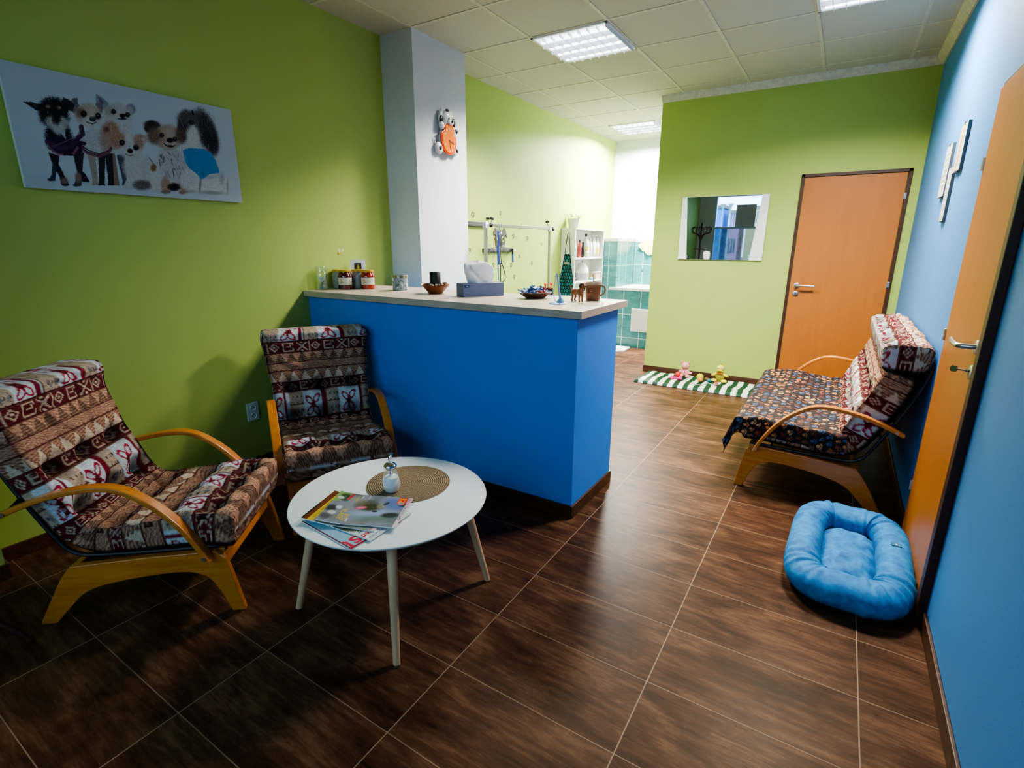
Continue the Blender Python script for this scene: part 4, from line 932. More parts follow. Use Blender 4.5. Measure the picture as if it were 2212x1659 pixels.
# blue plastic stand
bs = thing('plastic_stand', 'pale blue plastic stand with a round base near the counter corner', 'stand', (-1.262, 2.468, CZ))
M['bluep'] = plain('pale_blue_plastic', rgb(140, 172, 214), .3, .03)
MB().lathe([(.001, 0), (.047, 0), (.047, .004), (.044, .0055), (.001, .0055)], 40).build('base', M['bluep'], bs, smooth=True)
MB().ribbon(catmull([(-.012, .150), (-.016, .110), (-.022, .060), (-.016, .020), (.004, .006)], 6), -.004, .004, .003).build('prong', M['bluep'], bs, rot=(0, 0, .4))
MB().ribbon(catmull([(-.006, .158), (.0, .12), (.008, .06), (.014, .03), (.018, .006)], 6), -.010, .008, [.008] * 13 + [.012] * 12).build('blade', M['bluep'], bs, rot=(0, 0, .4))
MB().lathe([(.001, .005), (.021, .005), (.020, .014), (.008, .030), (.001, .030)], 20, Matrix.Translation((.014, .008, 0))).build('socket_cone', M['bluep'], bs, smooth=True)
# dog figurine
dg = thing('dog_figurine', 'small brown dog figurine with dark ears beside the face mug', 'figurine', (-1.215, 2.615, CZ), -.40)
M['dogbrown'] = plain('dog_brown', rgb(140, 84, 46), .45, .25, 60); M['dogdark'] = plain('dog_dark', rgb(48, 26, 18), .45)
mb = MB().tube(catmull([(-.034, 0, .054), (-.015, 0, .056), (.008, 0, .054), (.026, 0, .058)], 4), [.013, .0135, .014, .0145, .015, .0155, .016, .0165, .0175, .0185, .019, .0185, .016], 12).ell((-.034, 0, .054), .0135, 12).ell((.026, 0, .058), (.017, .016, .018), 12)
for x in (-.032, .026):
    for s_ in (-1, 1): mb.tube([(x, s_ * .009, .050), (x + (.004 if x < 0 else 0), s_ * .011, .026), (x - (.003 if x < 0 else 0), s_ * .011, .006)], [.009, .0055, .0045], 8).ell((x + .002, s_ * .011, .004), (.0075, .005, .004), 8)
mb.tube([(.026, 0, .064), (.034, 0, .080)], [.013, .011], 10).build('body', M['dogbrown'], dg, smooth=True)
hd = MB().ell((.038, 0, .092), (.016, .014, .014), 14).ell((.054, 0, .086), (.012, .008, .008), 12).build('head', M['dogbrown'], dg, smooth=True)
for s_ in (-1, 1): MB().ell((.034, s_ * .014, .088), (.009, .004, .014), 10).build('ear', M['dogdark'], hd, smooth=True)
MB().ell((.064, 0, .088), .004, 8).build('nose', M['dogdark'], hd, smooth=True)
MB().tube([(-.044, 0, .060), (-.056, 0, .072), (-.062, 0, .086)], [.005, .0035, .002], 8).build('tail', M['dogbrown'], dg, smooth=True)
# mug
mg = thing('mug', 'brown ceramic mug with a carved animal face at the counter end', 'mug', (-1.175, 2.735, CZ), .1)
M['mugbrown'] = plain('mug_brown', rgb(128, 82, 56), .45, .18, 40, .3)
MB().lathe([(.001, 0), (.036, 0), (.039, .004), (.041, .03), (.043, .07), (.044, .082), (.0475, .086), (.0475, .098), (.045, .100), (.042, .098), (.040, .084), (.038, .01), (.001, .008)], 44).build('mug_body', M['mugbrown'], mg, smooth=True)
MB().lathe([(.0478, .087), (.0485, .092), (.0478, .0985), (.045, .1004)], 44, cap=False).build('rim', plain('mug_rim', rgb(186, 160, 134), .4), mg, smooth=True)
MB().tube(catmull([(.040, .0, .080), (.060, .0, .082), (.070, .0, .064), (.062, .0, .040), (.040, .0, .026)], 6), .006, 10).build('handle', plain('mug_handle', rgb(140, 140, 110), .4), mg, smooth=True)
for s_ in (-1, 1):
    e = MB().ell((-.012 + s_ * .011, -.042, .058), (.007, .004, .007), 12).build('eye', plain('mug_eye', rgb(186, 156, 120), .4), mg, smooth=True); MB().ell((-.012 + s_ * .011, -.0455, .058), (.003, .002, .003), 8).build('pupil', M['dogdark'], e, smooth=True)
    MB().ell((-.012 + s_ * .030, -.033, .066), (.006, .004, .016), 10).build('ear', M['dogdark'], mg, smooth=True)
MB().ell((-.012, -.043, .040), (.013, .006, .009), 12).build('muzzle', plain('mug_muzzle', rgb(160, 110, 78), .5), mg, smooth=True)
tag(MB().cyl((0, 0, 0), (-.012, -.006, .128), .0028, n=10).ell((.0, 0, .0), (.006, .004, .008), 10).build('spoon', M['steel'], None, smooth=True, loc=(-1.170, 2.745, CZ + .016)), 'thin steel spoon handle standing in the brown face mug', 'spoon')
# ================================================================ canvas picture with six small dogs
def canvas():
    # painted in a 1106x830 drawing, laid onto the canvas rectangle by a four-corner mapping
    W_, H_ = 1106, 830; p = Paint(W_, H_, (206, 214, 222)); r = random.Random(4)
    bk, dk, tan, wht, gry = (24, 26, 34), (52, 50, 54), (168, 140, 122), (212, 210, 208), (130, 128, 132)
    E = lambda cx, cy, rx, ry, c, a=0, s=.15, al=1, nz=.06: p.ell(cx / 2, cy / 2, rx / 2, ry / 2, c, a, min(s, .12 + s * .3) if s < .3 else s, al, nz)
    Pl = lambda pts, c, al=1: p.poly([(x / 2, y / 2) for x, y in pts], c, al, .05)
    Ln = lambda pts, w, c, al=1: p.line([(x / 2, y / 2) for x, y in pts], w / 2, c, al)
    def eyes(a, b, n, rr=20, nr=(24, 18)):
        for q in (a, b): E(q[0], q[1], rr, rr, (16, 16, 20), 0, .2, 1, 0); E(q[0] + 4, q[1] - 5, 4, 4, (170, 180, 190), 0, .3, 1, 0)
        E(n[0], n[1], nr[0], nr[1], (22, 20, 24), 0, .2, 1, 0)
    E(1050, 1180, 900, 40, (190, 200, 210), .05, .7, .5, 0)
    # dog 6 (long haired, turquoise shirt)
    Pl([(1500, 840), (1540, 800), (1700, 800), (1790, 900), (1840, 1060), (1900, 1120), (1910, 1230), (1800, 1265), (1660, 1240), (1520, 1250), (1500, 1060)], wht)
    for cx, cy, rx, ry in ((1590, 1160, 70, 95), (1750, 1180, 110, 85), (1860, 1190, 55, 75)): E(cx, cy, rx, ry, (220, 220, 218), 0, .2); 
    E(1655, 1170, 10, 70, (120, 116, 112), .1, .5, .7); E(1560, 1235, 60, 16, (150, 150, 154), 0, .5, .6); E(1760, 1245, 100, 16, (140, 142, 148), .05, .5, .7); E(1850, 1120, 20, 50, (160, 162, 168), 0, .5, .6); E(1730, 1110, 60, 14, (170, 172, 176), 0, .5, .6); E(1900, 1190, 10, 60, (150, 152, 160), 0, .5, .6)
    E(1640, 700, 90, 140, (200, 200, 202), 0, .25); E(1530, 660, 62, 130, dk, .1, .25, 1, .3); E(1720, 700, 85, 190, dk, -.35, .25, 1, .35); E(1770, 800, 50, 110, (40, 40, 48), -.15, .3, 1, .3)
    E(1570, 590, 90, 60, (80, 78, 82), 0, .3, 1, .3); Pl([(1590, 560), (1602, 512), (1618, 560)], bk)
    for k in range(60):
        x, y = r.uniform(1480, 1800), r.uniform(560, 880); Ln([(x, y), (x + r.uniform(-10, 30), y + r.uniform(30, 70))], r.uniform(2, 5), r.choice([(30, 30, 36), (110, 110, 114), (160, 160, 164)]), .6 if not (1560 < x < 1680 and y > 640) else .15)
    E(1600, 760, 60, 110, (216, 214, 212), 0, .3); E(1590, 630, 34, 20, (50, 48, 54), .2, .3); E(1640, 660, 18, 12, (90, 90, 96), 0, .3)
    Pl([(1510, 870), (1570, 850), (1700, 858), (1760, 890), (1800, 960), (1835, 1065), (1740, 1080), (1665, 1130), (1630, 1080), (1560, 1030), (1520, 960)], (20, 140, 198)); Ln([(1680, 1120), (1690, 1040), (1672, 1080)], 6, (10, 100, 160)); Ln([(1600, 1040), (1560, 960)], 8, (14, 116, 176), .6)
    # dog 5
    E(1400, 1010, 130, 170, (208, 204, 202), 0, .15); Pl([(1290, 880), (1330, 860), (1480, 880), (1540, 1000), (1560, 1100), (1500, 1160), (1380, 1160), (1300, 1080)], (200, 196, 198))
    for k in range(26): x, y = r.uniform(1290, 1500), r.uniform(890, 1080); Ln([(x, y), (x + r.uniform(-10, 30), y + r.uniform(20, 60))], 8, r.choice([(60, 60, 66), (110, 108, 112), (150, 140, 150)]), .6)
    for x in (1345, 1500): E(x, 1180, 40, 75, (186, 150, 136), 0, .2)
    E(1420, 1195, 55, 36, (44, 36, 36), 0, .25); E(1540, 1130, 70, 90, (214, 212, 210), 0, .2); E(1345, 1240, 42, 16, (150, 120, 110)); E(1492, 1244, 34, 14, (160, 132, 120))
    E(1250, 660, 72, 42, (52, 48, 50), .1, .25, 1, .3); E(1215, 690, 36, 30, (60, 54, 54), 0, .25); E(1380, 760, 130, 105, (176, 150, 132), .1, .12); E(1260, 750, 60, 70, (120, 92, 76), 0, .3, .9, .2); E(1490, 740, 46, 66, (90, 72, 62), -.3, .3, .9, .2); E(1400, 720, 50, 60, (196, 180, 168), 0, .5, .8); E(1400, 830, 62, 40, (190, 176, 166), 0, .3)
    eyes((1328, 742), (1442, 776), (1400, 785), 20, (28, 20)); Ln([(1345, 815), (1375, 838), (1410, 846), (1440, 830)], 9, (30, 24, 26)); E(1395, 836, 26, 10, (70, 50, 54))
    # dog 3 (back row, pale)
    Pl([(778, 400), (820, 420), (885, 480), (860, 540), (780, 520)], (150, 154, 160)); Pl([(796, 420), (850, 470), (820, 500)], (112, 108, 116)); E(1068, 525, 44, 46, (150, 152, 158), .2, .15); E(1062, 530, 26, 30, (176, 168, 170), .2, .3)
    E(955, 580, 118, 104, (196, 194, 192), .1, .12); E(990, 680, 84, 80, (206, 206, 206), 0, .2); E(890, 540, 40, 40, (170, 160, 152), 0, .5, .7); eyes((922, 548), (1040, 572), (998, 580), 21, (26, 16)); Ln([(955, 606), (990, 612), (1028, 606)], 7, (40, 36, 40)); E(1000, 604, 20, 10, (60, 56, 60), 0, .3)
    # dog 2
    Pl([(500, 430), (560, 470), (590, 440), (625, 440), (622, 490), (590, 560), (530, 540)], (104, 108, 116)); Ln([(590, 560), (630, 500)], 16, (80, 80, 88)); Pl([(770, 480), (830, 470), (826, 560), (800, 560)], (128, 118, 116))
    E(745, 830, 130, 130, (198, 196, 196), 0, .12); E(860, 780, 70, 120, (180, 150, 132), 0, .3, .9, .1); E(706, 578, 114, 96, (190, 172, 156), .05, .12); E(720, 640, 80, 50, (206, 200, 194), 0, .3); E(640, 560, 36, 40, (130, 104, 92), 0, .4, .9); eyes((668, 572), (786, 586), (742, 612), 26, (28, 22)); Ln([(690, 640), (740, 656), (770, 640)], 8, (60, 48, 48)); E(740, 560, 30, 50, (206, 192, 180), 0, .5, .7)
    for x0, x1, c in ((680, 725, (176, 162, 148)), (770, 780, (50, 46, 50)), (850, 905, (150, 124, 110)), (830, 860, (44, 42, 48)), (930, 985, (78, 84, 98))): Pl([(x0, 920), (x0 + 66, 900), (x1 + 34, 1160), (x1 + 40, 1185), (x1 - 22, 1185), (x1 - 14, 1140)], c)
    Ln([(620, 850), (680, 900), (780, 930), (860, 900), (885, 860)], 26, (120, 74, 96)); Ln([(625, 835), (690, 880), (780, 912), (860, 880)], 8, (40, 34, 50)); E(640, 820, 34, 18, (30, 30, 44), .2)
    # dog 4 (front, sitting)
    E(890, 700, 70, 66, (182, 140, 118), 0, .2, 1, .15); E(855, 700, 22, 22, (130, 84, 70), 0, .4); E(1140, 780, 56, 44, (178, 146, 128), .2, .2, 1, .15); E(1165, 790, 26, 24, (200, 180, 176), 0, .4)
    E(1110, 1030, 130, 130, (208, 206, 204), .5, .12); E(1200, 1040, 60, 110, (204, 202, 200), -.2, .2); E(1140, 1180, 80, 44, (110, 100, 100), 0, .3, 1, .15); Ln([(1210, 940), (1270, 1020)], 8, (120, 120, 130)); E(1245, 1030, 24, 34, (150, 110, 74), 0, .3)
    Pl([(990, 960), (1080, 1000), (1070, 1120), (1040, 1200), (970, 1205), (1010, 1120)], (206, 204, 204)); Pl([(1200, 1060), (1270, 1060), (1300, 1220), (1230, 1235)], (212, 210, 208)); E(1010, 1195, 48, 16, (200, 196, 196)); E(1262, 1225, 40, 14, (206, 200, 198))
    E(1040, 840, 124, 106, (206, 202, 198), .25, .12); E(945, 790, 62, 76, (180, 138, 116), .3, .25, .95, .15); E(1125, 810, 40, 60, (176, 142, 120), -.3, .3, .9, .15); E(1040, 770, 26, 50, (216, 212, 208), .1, .4); eyes((982, 812), (1100, 852), (1048, 882), 24, (24, 20)); Ln([(1010, 910), (1044, 924), (1075, 915)], 6, (110, 90, 86))
    # dog 1 (black and tan)
    Pl([(165, 478), (240, 480), (330, 500), (330, 560), (270, 545)], (36, 38, 46)); Pl([(215, 486), (300, 500), (280, 530)], (76, 66, 70)); Pl([(500, 430), (560, 460), (600, 500), (570, 550), (500, 520)], (40, 42, 50)); Pl([(350, 820), (400, 790), (620, 790), (640, 900), (560, 930), (440, 925)], (50, 34, 56))
    E(445, 760, 110, 130, bk, 0, .12); E(470, 830, 120, 80, (46, 34, 60), 0, .15); E(415, 545, 125, 108, bk, 0, .1, 1, .1); E(420, 610, 120, 80, bk, 0, .15); E(440, 650, 100, 66, (176, 172, 168), .1, .2); E(450, 700, 52, 50, (186, 184, 182), 0, .3); Pl([(470, 740), (500, 700), (505, 790)], (190, 188, 184)); E(435, 600, 36, 60, (34, 32, 38), 0, .3)
    E(372, 516, 20, 14, (150, 128, 100), 0, .3); E(466, 522, 18, 13, (150, 128, 100), 0, .3); eyes((362, 566), (492, 560), (440, 596), 22, (30, 26)); Ln([(400, 628), (440, 640), (474, 626)], 7, (40, 34, 38))
    Ln([(345, 810), (440, 870), (540, 850), (650, 740), (640, 680)], 40, (70, 44, 80)); Ln([(350, 860), (430, 916), (470, 920)], 16, (150, 90, 120)); Ln([(380, 850), (450, 830), (600, 760), (640, 700)], 8, (130, 80, 110)); Ln([(560, 910), (600, 860)], 22, (140, 84, 112))
    for pts, c in (([(350, 900), (440, 930), (430, 1000), (480, 1120), (510, 1185), (440, 1185), (430, 1110), (370, 980)], (34, 38, 50)), ([(380, 970), (410, 1050), (392, 1140), (330, 1145), (365, 1090)], (40, 60, 80)), ([(560, 920), (650, 900), (630, 1050), (612, 1185), (545, 1190), (585, 1090)], (48, 46, 54)), ([(620, 1060), (650, 1080), (690, 1160), (620, 1155)], (34, 36, 46))): Pl(pts, c)
    E(470, 1150, 30, 34, (140, 116, 104), 0, .4); E(590, 1120, 28, 50, (146, 122, 108), 0, .4); E(478, 1180, 34, 12, (60, 60, 70)); E(575, 1183, 36, 12, (70, 66, 74)); E(362, 1135, 36, 14, (40, 54, 70))
    for _ in range(2200):     # fur grain
        x, y = r.randrange(60, 960), r.randrange(200, 630); c = p.a[y, x]
        if abs(c - np.array([206, 214, 222]) / 255.).sum() > .12: p.line([(x, y), (x + r.uniform(-2, 2), y + r.uniform(3, 7))], 1, tuple(np.clip(c * r.uniform(.75, 1.25), 0, 1) * 255), .55)
    # homography canvas(u,v) -> drawing
    src = np.array([(0, 0), (1, 0), (1, 1), (0, 1)], float); dst = np.array([(-20, 130), (1940, 515), (2035, 1335), (140, 1205)], float) / 2
    Am, bv = [], []
    for (u, v), (x, y) in zip(src, dst): Am += [[u, v, 1, 0, 0, 0, -u * x, -v * x], [0, 0, 0, u, v, 1, -u * y, -v * y]]; bv += [x, y]
    h = np.append(np.linalg.solve(Am, bv), 1).reshape(3, 3)
    n, m = 230, 460; V, U = np.meshgrid(np.linspace(0, 1, n), np.linspace(0, 1, m), indexing='ij')
    q = h @ np.stack([U.ravel(), V.ravel(), np.ones(U.size)]); qx, qy = q[0] / q[2], q[1] / q[2]
    inb = (qx >= 0) & (qx < W_) & (qy >= 0) & (qy < H_); cc = p.a[np.clip(qy.astype(int), 0, H_ - 1), np.clip(qx.astype(int), 0, W_ - 1)]; cc[~inb] = np.array([206, 214, 222]) / 255.
    y0, y1, zt, zb = .885, 1.860, 2.142, 1.648
    o = thing('canvas_picture', 'long white canvas print of six small dogs on the lime wall', 'picture', (XL, (y0 + y1) / 2, (zt + zb) / 2))
    Lw, Lh = y1 - y0, zt - zb
    P_ = np.stack([np.full(U.shape, .0285), (U - .5) * Lw, (.5 - V) * Lh], -1)
    gridmesh('print', P_, M['print'], o, cc.reshape(n, m, 3) * .90, smooth=False)
    MB().box(.002, .028, -Lw / 2, Lw / 2, -Lh / 2, Lh / 2).build('stretched_canvas', M['paper'], o, bevel=.002)
canvas()

# ================================================================ wall socket
so = thing('wall_socket', 'double white wall socket low on the lime wall between the armchairs', 'socket', (XL, 1.765, .378))
MB().box(.0, .010, -.040, .040, -.060, .060).build('plate', M['white'], so, bevel=.004)
for z in (-.027, .027):
    s1 = MB().lathe([(.020, 0), (.020, .006), (.018, .006), (.016, .001), (.001, .001)], 24, Matrix.Translation((.0098, 0, z)) @ Matrix.Rotation(PI / 2, 4, 'Y')).build('outlet', M['white'], so, smooth=True)
    MB().cyl((.010, -.008, z), (.0115, -.008, z), .003, n=8).cyl((.010, .008, z), (.0115, .008, z), .003, n=8).build('outlet_hole', M['black'], s1); MB().cyl((.010, 0, z + .011), (.017, 0, z + .011), .002, n=8).build('earth_pin', M['steel'], s1)
# butterfly sticker
bf = thing('wall_sticker', 'tiny pale butterfly sticker on the lime wall above the glass jar', 'sticker', (XL + .001, 2.568, 1.363))
MB().add([(0, 0, 0), (0, .028, .022), (0, .034, .008), (0, .012, -.006)], [(0, 1, 2, 3)]).add([(0, 0, 0), (0, -.012, .026), (0, -.026, .014), (0, -.020, -.002)], [(0, 1, 2, 3)]).build('wing', plain('sticker_white', rgb(196, 200, 170), .6), bf)
MB().ell((0.001, -.016, -.012), (.002, .010, .010), 10).build('spot', plain('sticker_orange', rgb(206, 150, 40), .6), bf)

# ================================================================ dog shaped wall clock on the pillar
M['porc'] = plain('clock_white', rgb(222, 222, 218), .3, .02); M['spot'] = plain('clock_black', rgb(28, 28, 26), .35); M['clkor'] = plain('clock_orange', rgb(222, 112, 6), .3, .03); M['clkrim'] = plain('clock_rim', rgb(214, 66, 4), .3, .03)
ck = thing('wall_clock', 'orange wall clock held by a spotted white puppy on the white pillar', 'clock', (-2.765, 3.405, 2.235), PI / 2)
# local: x along the wall (photo right), -y out of the wall, z up
ck.rotation_euler = (0, 0, PI / 2); ck.scale = (1.24, 1.0, 1.05)
body = MB()
body.ell((0, -.018, -.045), (.072, .020, .088), 28).ell((-.078, -.026, -.105), (.034, .022, .042), 16).ell((.074, -.026, -.100), (.034, .022, .040), 16).ell((-.060, -.040, .048), (.022, .020, .026), 14).ell((.066, -.036, .018), (.022, .020, .036), 14).ell((-.010, -.018, .05), (.05, .02, .05), 16)
body.build('puppy_body', M['porc'], ck, smooth=True)
hd = MB().ell((0, -.034, .108), (.050, .030, .056), 24).ell((.010, -.052, .082), (.034, .022, .026), 16).build('puppy_head', M['porc'], ck, smooth=True)
for s_ in (-1, 1):
    e = MB().ell((s_ * .056, -.028, .108), (.019, .014, .046), 16, Matrix.Rotation(-s_ * .18, 4, 'Y')).ell((s_ * .042, -.026, .146), (.016, .014, .022), 12).build('ear', M['porc'], hd, smooth=True)
    MB().ell((s_ * .062, -.038, .088), (.016, .011, .030), 12, Matrix.Rotation(-s_ * .18, 4, 'Y')).build('ear_spot', M['spot'], e, smooth=True)
for x, z, a, b in ((-.012, .158, .016, .011),): MB().ell((x, -.050, z - .004), (a, .010, b), 12).build('forehead_spot', M['spot'], hd, smooth=True)
for x in (-.012, .020): MB().ell((x, -.066, .100), (.005, .004, .007), 10).build('eye', M['spot'], hd, smooth=True)
MB().ell((.012, -.076, .083), (.009, .006, .010), 10).build('nose', M['spot'], hd, smooth=True)
MB().tube(catmull([(-.07, -.01, -.09), (-.098, -.012, -.075), (-.108, -.012, -.04)], 5), .004, 8).build('tail', M['porc'], ck, smooth=True)
for x, y, z in ((-.082, -.046, -.105), (.082, -.046, -.100), (.072, -.055, .030)): MB().ell((x, y, z), (.013, .007, .016), 10).build('paw_spot', M['spot'], ck, smooth=True)
out = catmull([(-.028, .068), (.028, .072), (.052, .040), (.056, .006), (.074, -.020), (.076, -.060), (.058, -.112), (.018, -.140), (-.024, -.136), (-.060, -.105), (-.072, -.055), (-.070, .000), (-.046, .020)], 6, closed=True)
MB().prism(out, -.050, -.036).build('clock_rim', M['clkrim'], ck, bevel=.004)
MB().prism([(x * .86, -.034 + (z + .034) * .88) for x, z in out], -.053, -.049).build('clock_face', M['clkor'], ck)
for k in range(12):
    a = k * PI / 6; rx = .050; text('numeral', str(12 if k == 0 else k), .020, M['porc'], ck, (rx * math.sin(a) * .98, -.0535, -.040 + .072 * math.cos(a) - .007), (PI / 2, 0, 0), align='CENTER')
for a, L_, w_ in ((math.radians(112), .046, .005), (math.radians(172), .070, .003)):
    MB().box(-w_ / 2, w_ / 2, -.0565, -.0555, -.008, L_, Matrix.Translation((0, 0, -.045)) @ Matrix.Rotation(a, 4, 'Y')).build('clock_hand', plain('hand_brown', rgb(96, 36, 10), .5), ck)

# ================================================================ mirror on the lime back wall
mr = thing('mirror', 'rectangular mirror with white side strips on the lime back wall', 'mirror', (-1.095, YB, 1.578))
MB().box(-.410, .410, -.016, -.001, -.311, .311).build('backing', M['white'], mr, bevel=.001)
MB().add([(-.362, -.0175, .309), (.348, -.0175, .309), (.292, -.0175, -.309), (-.318, -.0175, -.309)], [(0, 3, 2, 1)]).build('mirror_glass', M['mirror'], mr)
# ================================================================ framed certificates on the blue wall
def certificate(y0, y1, z0, z1, label, tint):
    o = thing('certificate', label, 'certificate', (XR, (y0 + y1) / 2, (z0 + z1) / 2)); w_, h_ = (y1 - y0) / 2, (z1 - z0) / 2
    MB().box(-.014, -.001, -w_, w_, -h_, h_).build('backing', plain('cert_back', rgb(90, 90, 86), .6), o)
    MB().box(-.0155, -.0142, -w_ + .002, w_ - .002, -h_ + .002, h_ - .002).build('sheet', plain('cert_sheet' + str(tint[0]), rgb(*tint), .35, .03), o)
    for k in range(7): MB().box(-.0162, -.0156, -w_ * .7, w_ * (.7 if k % 3 else .3), h_ * (.62 - .2 * k), h_ * (.62 - .2 * k) + .004).build('print_line', plain('cert_ink', rgb(150, 150, 146), .6), o)
    for z in (-h_, h_): MB().box(-.019, -.001, -.008, .008, z - .006, z + .006).build('clip', M['steel'], o)
    return o
certificate(4.115, 4.325, 1.700, 1.995, 'framed certificate farthest along the blue wall', (206, 212, 206))
certificate(3.905, 4.045, 1.550, 1.845, 'framed certificate hung lowest, in the middle of the three on the blue wall', (198, 204, 204))
o = certificate(3.700, 3.890, 1.800, 2.040, 'framed certificate with an orange band, nearest to the door', (214, 218, 206))
MB().box(-.0168, -.0156, .010, .060, -.115, .105).build('orange_band', plain('cert_orange', rgb(220, 184, 120), .5), o)

# ================================================================ BACK ROOM
# tiled dog tub block
TY0 = 7.0
tub = thing('tiled_tub_block', 'teal tiled washing block with a white ledge in the back room', 'dog tub', (0, 0, 0))
MB().box(XL + .001, XP - .001, TY0, TY0 + .73, 0, .795).build('tiled_front', M['tile'], tub)
MB().box(-2.765, XP - .002, TY0 - .015, TY0 + .73, .797, .835).build('ledge', plain('ledge_white', rgb(230, 232, 222), .3, .02), tub, bevel=.004)
MB().box(XL + .001, -2.672, TY0, TY0 + .73, .797, 1.46).build('tiled_column', M['tile'], tub)
MB().box(XL + .001, -2.668, TY0 - .004, TY0 + .73, 1.462, 1.50).build('column_cap', M['white_mat'], tub)
MB().box(-2.665, XP - .002, TY0 + .731, TY0 + .745, .836, 1.462).build('tiled_backsplash', M['tile'], tub)
MB().box(-2.415, -2.10, TY0 - .012, TY0 - .001, .235, .555).build('access_panel', M['white_mat'], tub, bevel=.003)
MB().box(-2.400, -2.115, TY0 - .016, TY0 - .012, .250, .540).build('panel_inset', plain('panel_grey', rgb(206, 206, 196), .5, .02), tub, bevel=.002)
M['paw_dark'] = plain('paw_dark', rgb(40, 66, 56), .6); M['paw_olive'] = plain('paw_olive', rgb(84, 88, 40), .7)
def paw(name, label, loc, nrm, sz, mat, group, rot=0):
    o = MB(); ax = {'x': Matrix(((0, 0, 1, 0), (1, 0, 0, 0), (0, 1, 0, 0), (0, 0, 0, 1))), '-y': Matrix(((1, 0, 0, 0), (0, 0, -1, 0), (0, 1, 0, 0), (0, 0, 0, 1)))}[nrm] @ Matrix.Rotation(rot, 4, 'Z')
    def el(cx, cy, rx, ry):
        v = [(cx + rx * math.cos(2 * PI * k / 14), cy + ry * math.sin(2 * PI * k / 14), .0006) for k in range(14)]; o.add([ax @ (Vector(q) * sz) for q in v], [tuple(range(14))])
    el(0, -.3, .42, .36); el(-.52, .16, .16, .24); el(-.2, .46, .17, .26); el(.2, .46, .17, .26); el(.52, .16, .16, .24)
    b = o.build(name, mat, None, loc=loc); tag(b, label, 'sticker', group); return b
for x, z, rt in ((-2.560, .296, .2), (-2.669, .367, -.3)): paw('paw_sticker', 'small dark paw print sticker low on the teal tub tiles', (x, TY0 - .002, z), '-y', .024, M['paw_dark'], 'paw stickers low on the tub tiles', rt)
paw('paw_sticker', 'dark paw print sticker on the teal tiles above the white ledge', (-2.545, TY0 + .729, 1.045), '-y', .034, M['paw_dark'], None or 'paw sticker above the ledge')
pw = [(4.181, 1.688, .040), (4.657, 1.723, .030), (5.094, 1.622, .018), (4.911, 1.497, .036), (5.208, 1.481, .034), (4.119, 1.362, .026), (4.523, 1.205, .032), (4.865, 1.195, .032), (5.039, 1.285, .026), (5.32, 1.202, .030), (4.933, 1.067, .032), (4.41, 1.47, .032), (4.284, 1.208, .024), (5.55, 1.42, .022)]
for k, (y, z, s_) in enumerate(pw): paw('paw_sticker', 'small olive paw print sticker scattered on the lime wall of the grooming corner', (XL + .0012, y, z), 'x', s_ * 1.15, M['paw_olive'], 'olive paw stickers around the leash rack', random.Random(k).uniform(-.5, .5))
# yellow towel on a hook on the rear wall
n, m = 50, 40; U, V = np.meshgrid(np.linspace(-1, 1, n), np.linspace(0, 1, m), indexing='ij')
low = .10 + .13 * np.clip((U + .8) / 1.2, 0, 1) ** .7 + .012 * np.sin(U * 9)
P_ = np.stack([U * (.10 + .04 * V), -.02 - .018 * np.sin(U * 8 + V * 2) * V - .01 * V, -V * low + .05 * (1 - V) * np.abs(U) * -1 - .01], -1)
tw = gridmesh('towel', P_, plain('yellow_towel', rgb(236, 222, 150), .9, .06, 60, .3), None, loc=(-2.49, YR - .02, 1.50)); sm = tw.modifiers.new('s', 'SOLIDIFY'); sm.thickness = .008
tag(tw, 'pale yellow towel hanging above the teal tiles in the back room', 'towel')
tag(MB().add([(-2.70, 6.50, 0), (-2.48, 6.50, 0), (-2.355, 6.64, 0), (-2.37, 6.90, 0), (-2.72, 6.90, 0), (-2.70, 6.50, .03), (-2.48, 6.50, .03), (-2.355, 6.64, .03), (-2.37, 6.90, .03), (-2.72, 6.90, .03)], [(0, 4, 3, 2, 1), (5, 6, 7, 8, 9), (0, 1, 6, 5), (1, 2, 7, 6), (2, 3, 8, 7), (3, 4, 9, 8), (4, 0, 5, 9)]).build('shower_tray', M['white_gloss'], None, bevel=.006), 'low white tray on the floor before the teal tiles', 'tray')

# cabinet
CX0, CX1, CY0, CY1, CT = XL + .002, -2.872, 6.055, 6.985, 1.615
cb = thing('shelf_cabinet', 'white open shelf cabinet with bowed shelves against the lime wall of the back room', 'cabinet', (0, 0, 0))
MB().box(CX0, CX1, CY0, CY0 + .018, 0, CT - .018).build('side_panel', M['white_mat'], cb); MB().box(CX0, CX1, CY1 - .018, CY1, 0, CT - .018).build('side_panel', M['white_mat'], cb)
MB().box(CX0, CX1 + .004, CY0, CY1, CT - .018, CT).build('top_panel', M['white_mat'], cb); MB().box(CX0, CX0 + .006, CY0 + .018, CY1 - .018, 0, CT - .018).build('back_panel', M['white_mat'], cb)
SH = [1.232, .93, .60, .08]
for z in SH:
    pts = [(CX0 + .006, CY0 + .018), (CX1 - .01, CY0 + .018)] + [(CX1 - .01 + .035 * math.sin(PI * k / 12), CY0 + .018 + (CY1 - CY0 - .036) * k / 12) for k in range(1, 12)] + [(CX1 - .01, CY1 - .018), (CX0 + .006, CY1 - .018)]
    vs = [(x, y, z) for x, y in pts] + [(x, y, z + .018) for x, y in pts]; N = len(pts)
    MB().add(vs, [tuple(range(N)), tuple(range(2 * N - 1, N - 1, -1))] + [(i, (i + 1) % N, (i + 1) % N + N, i + N) for i in range(N)]).build('shelf', M['white_mat'], cb)
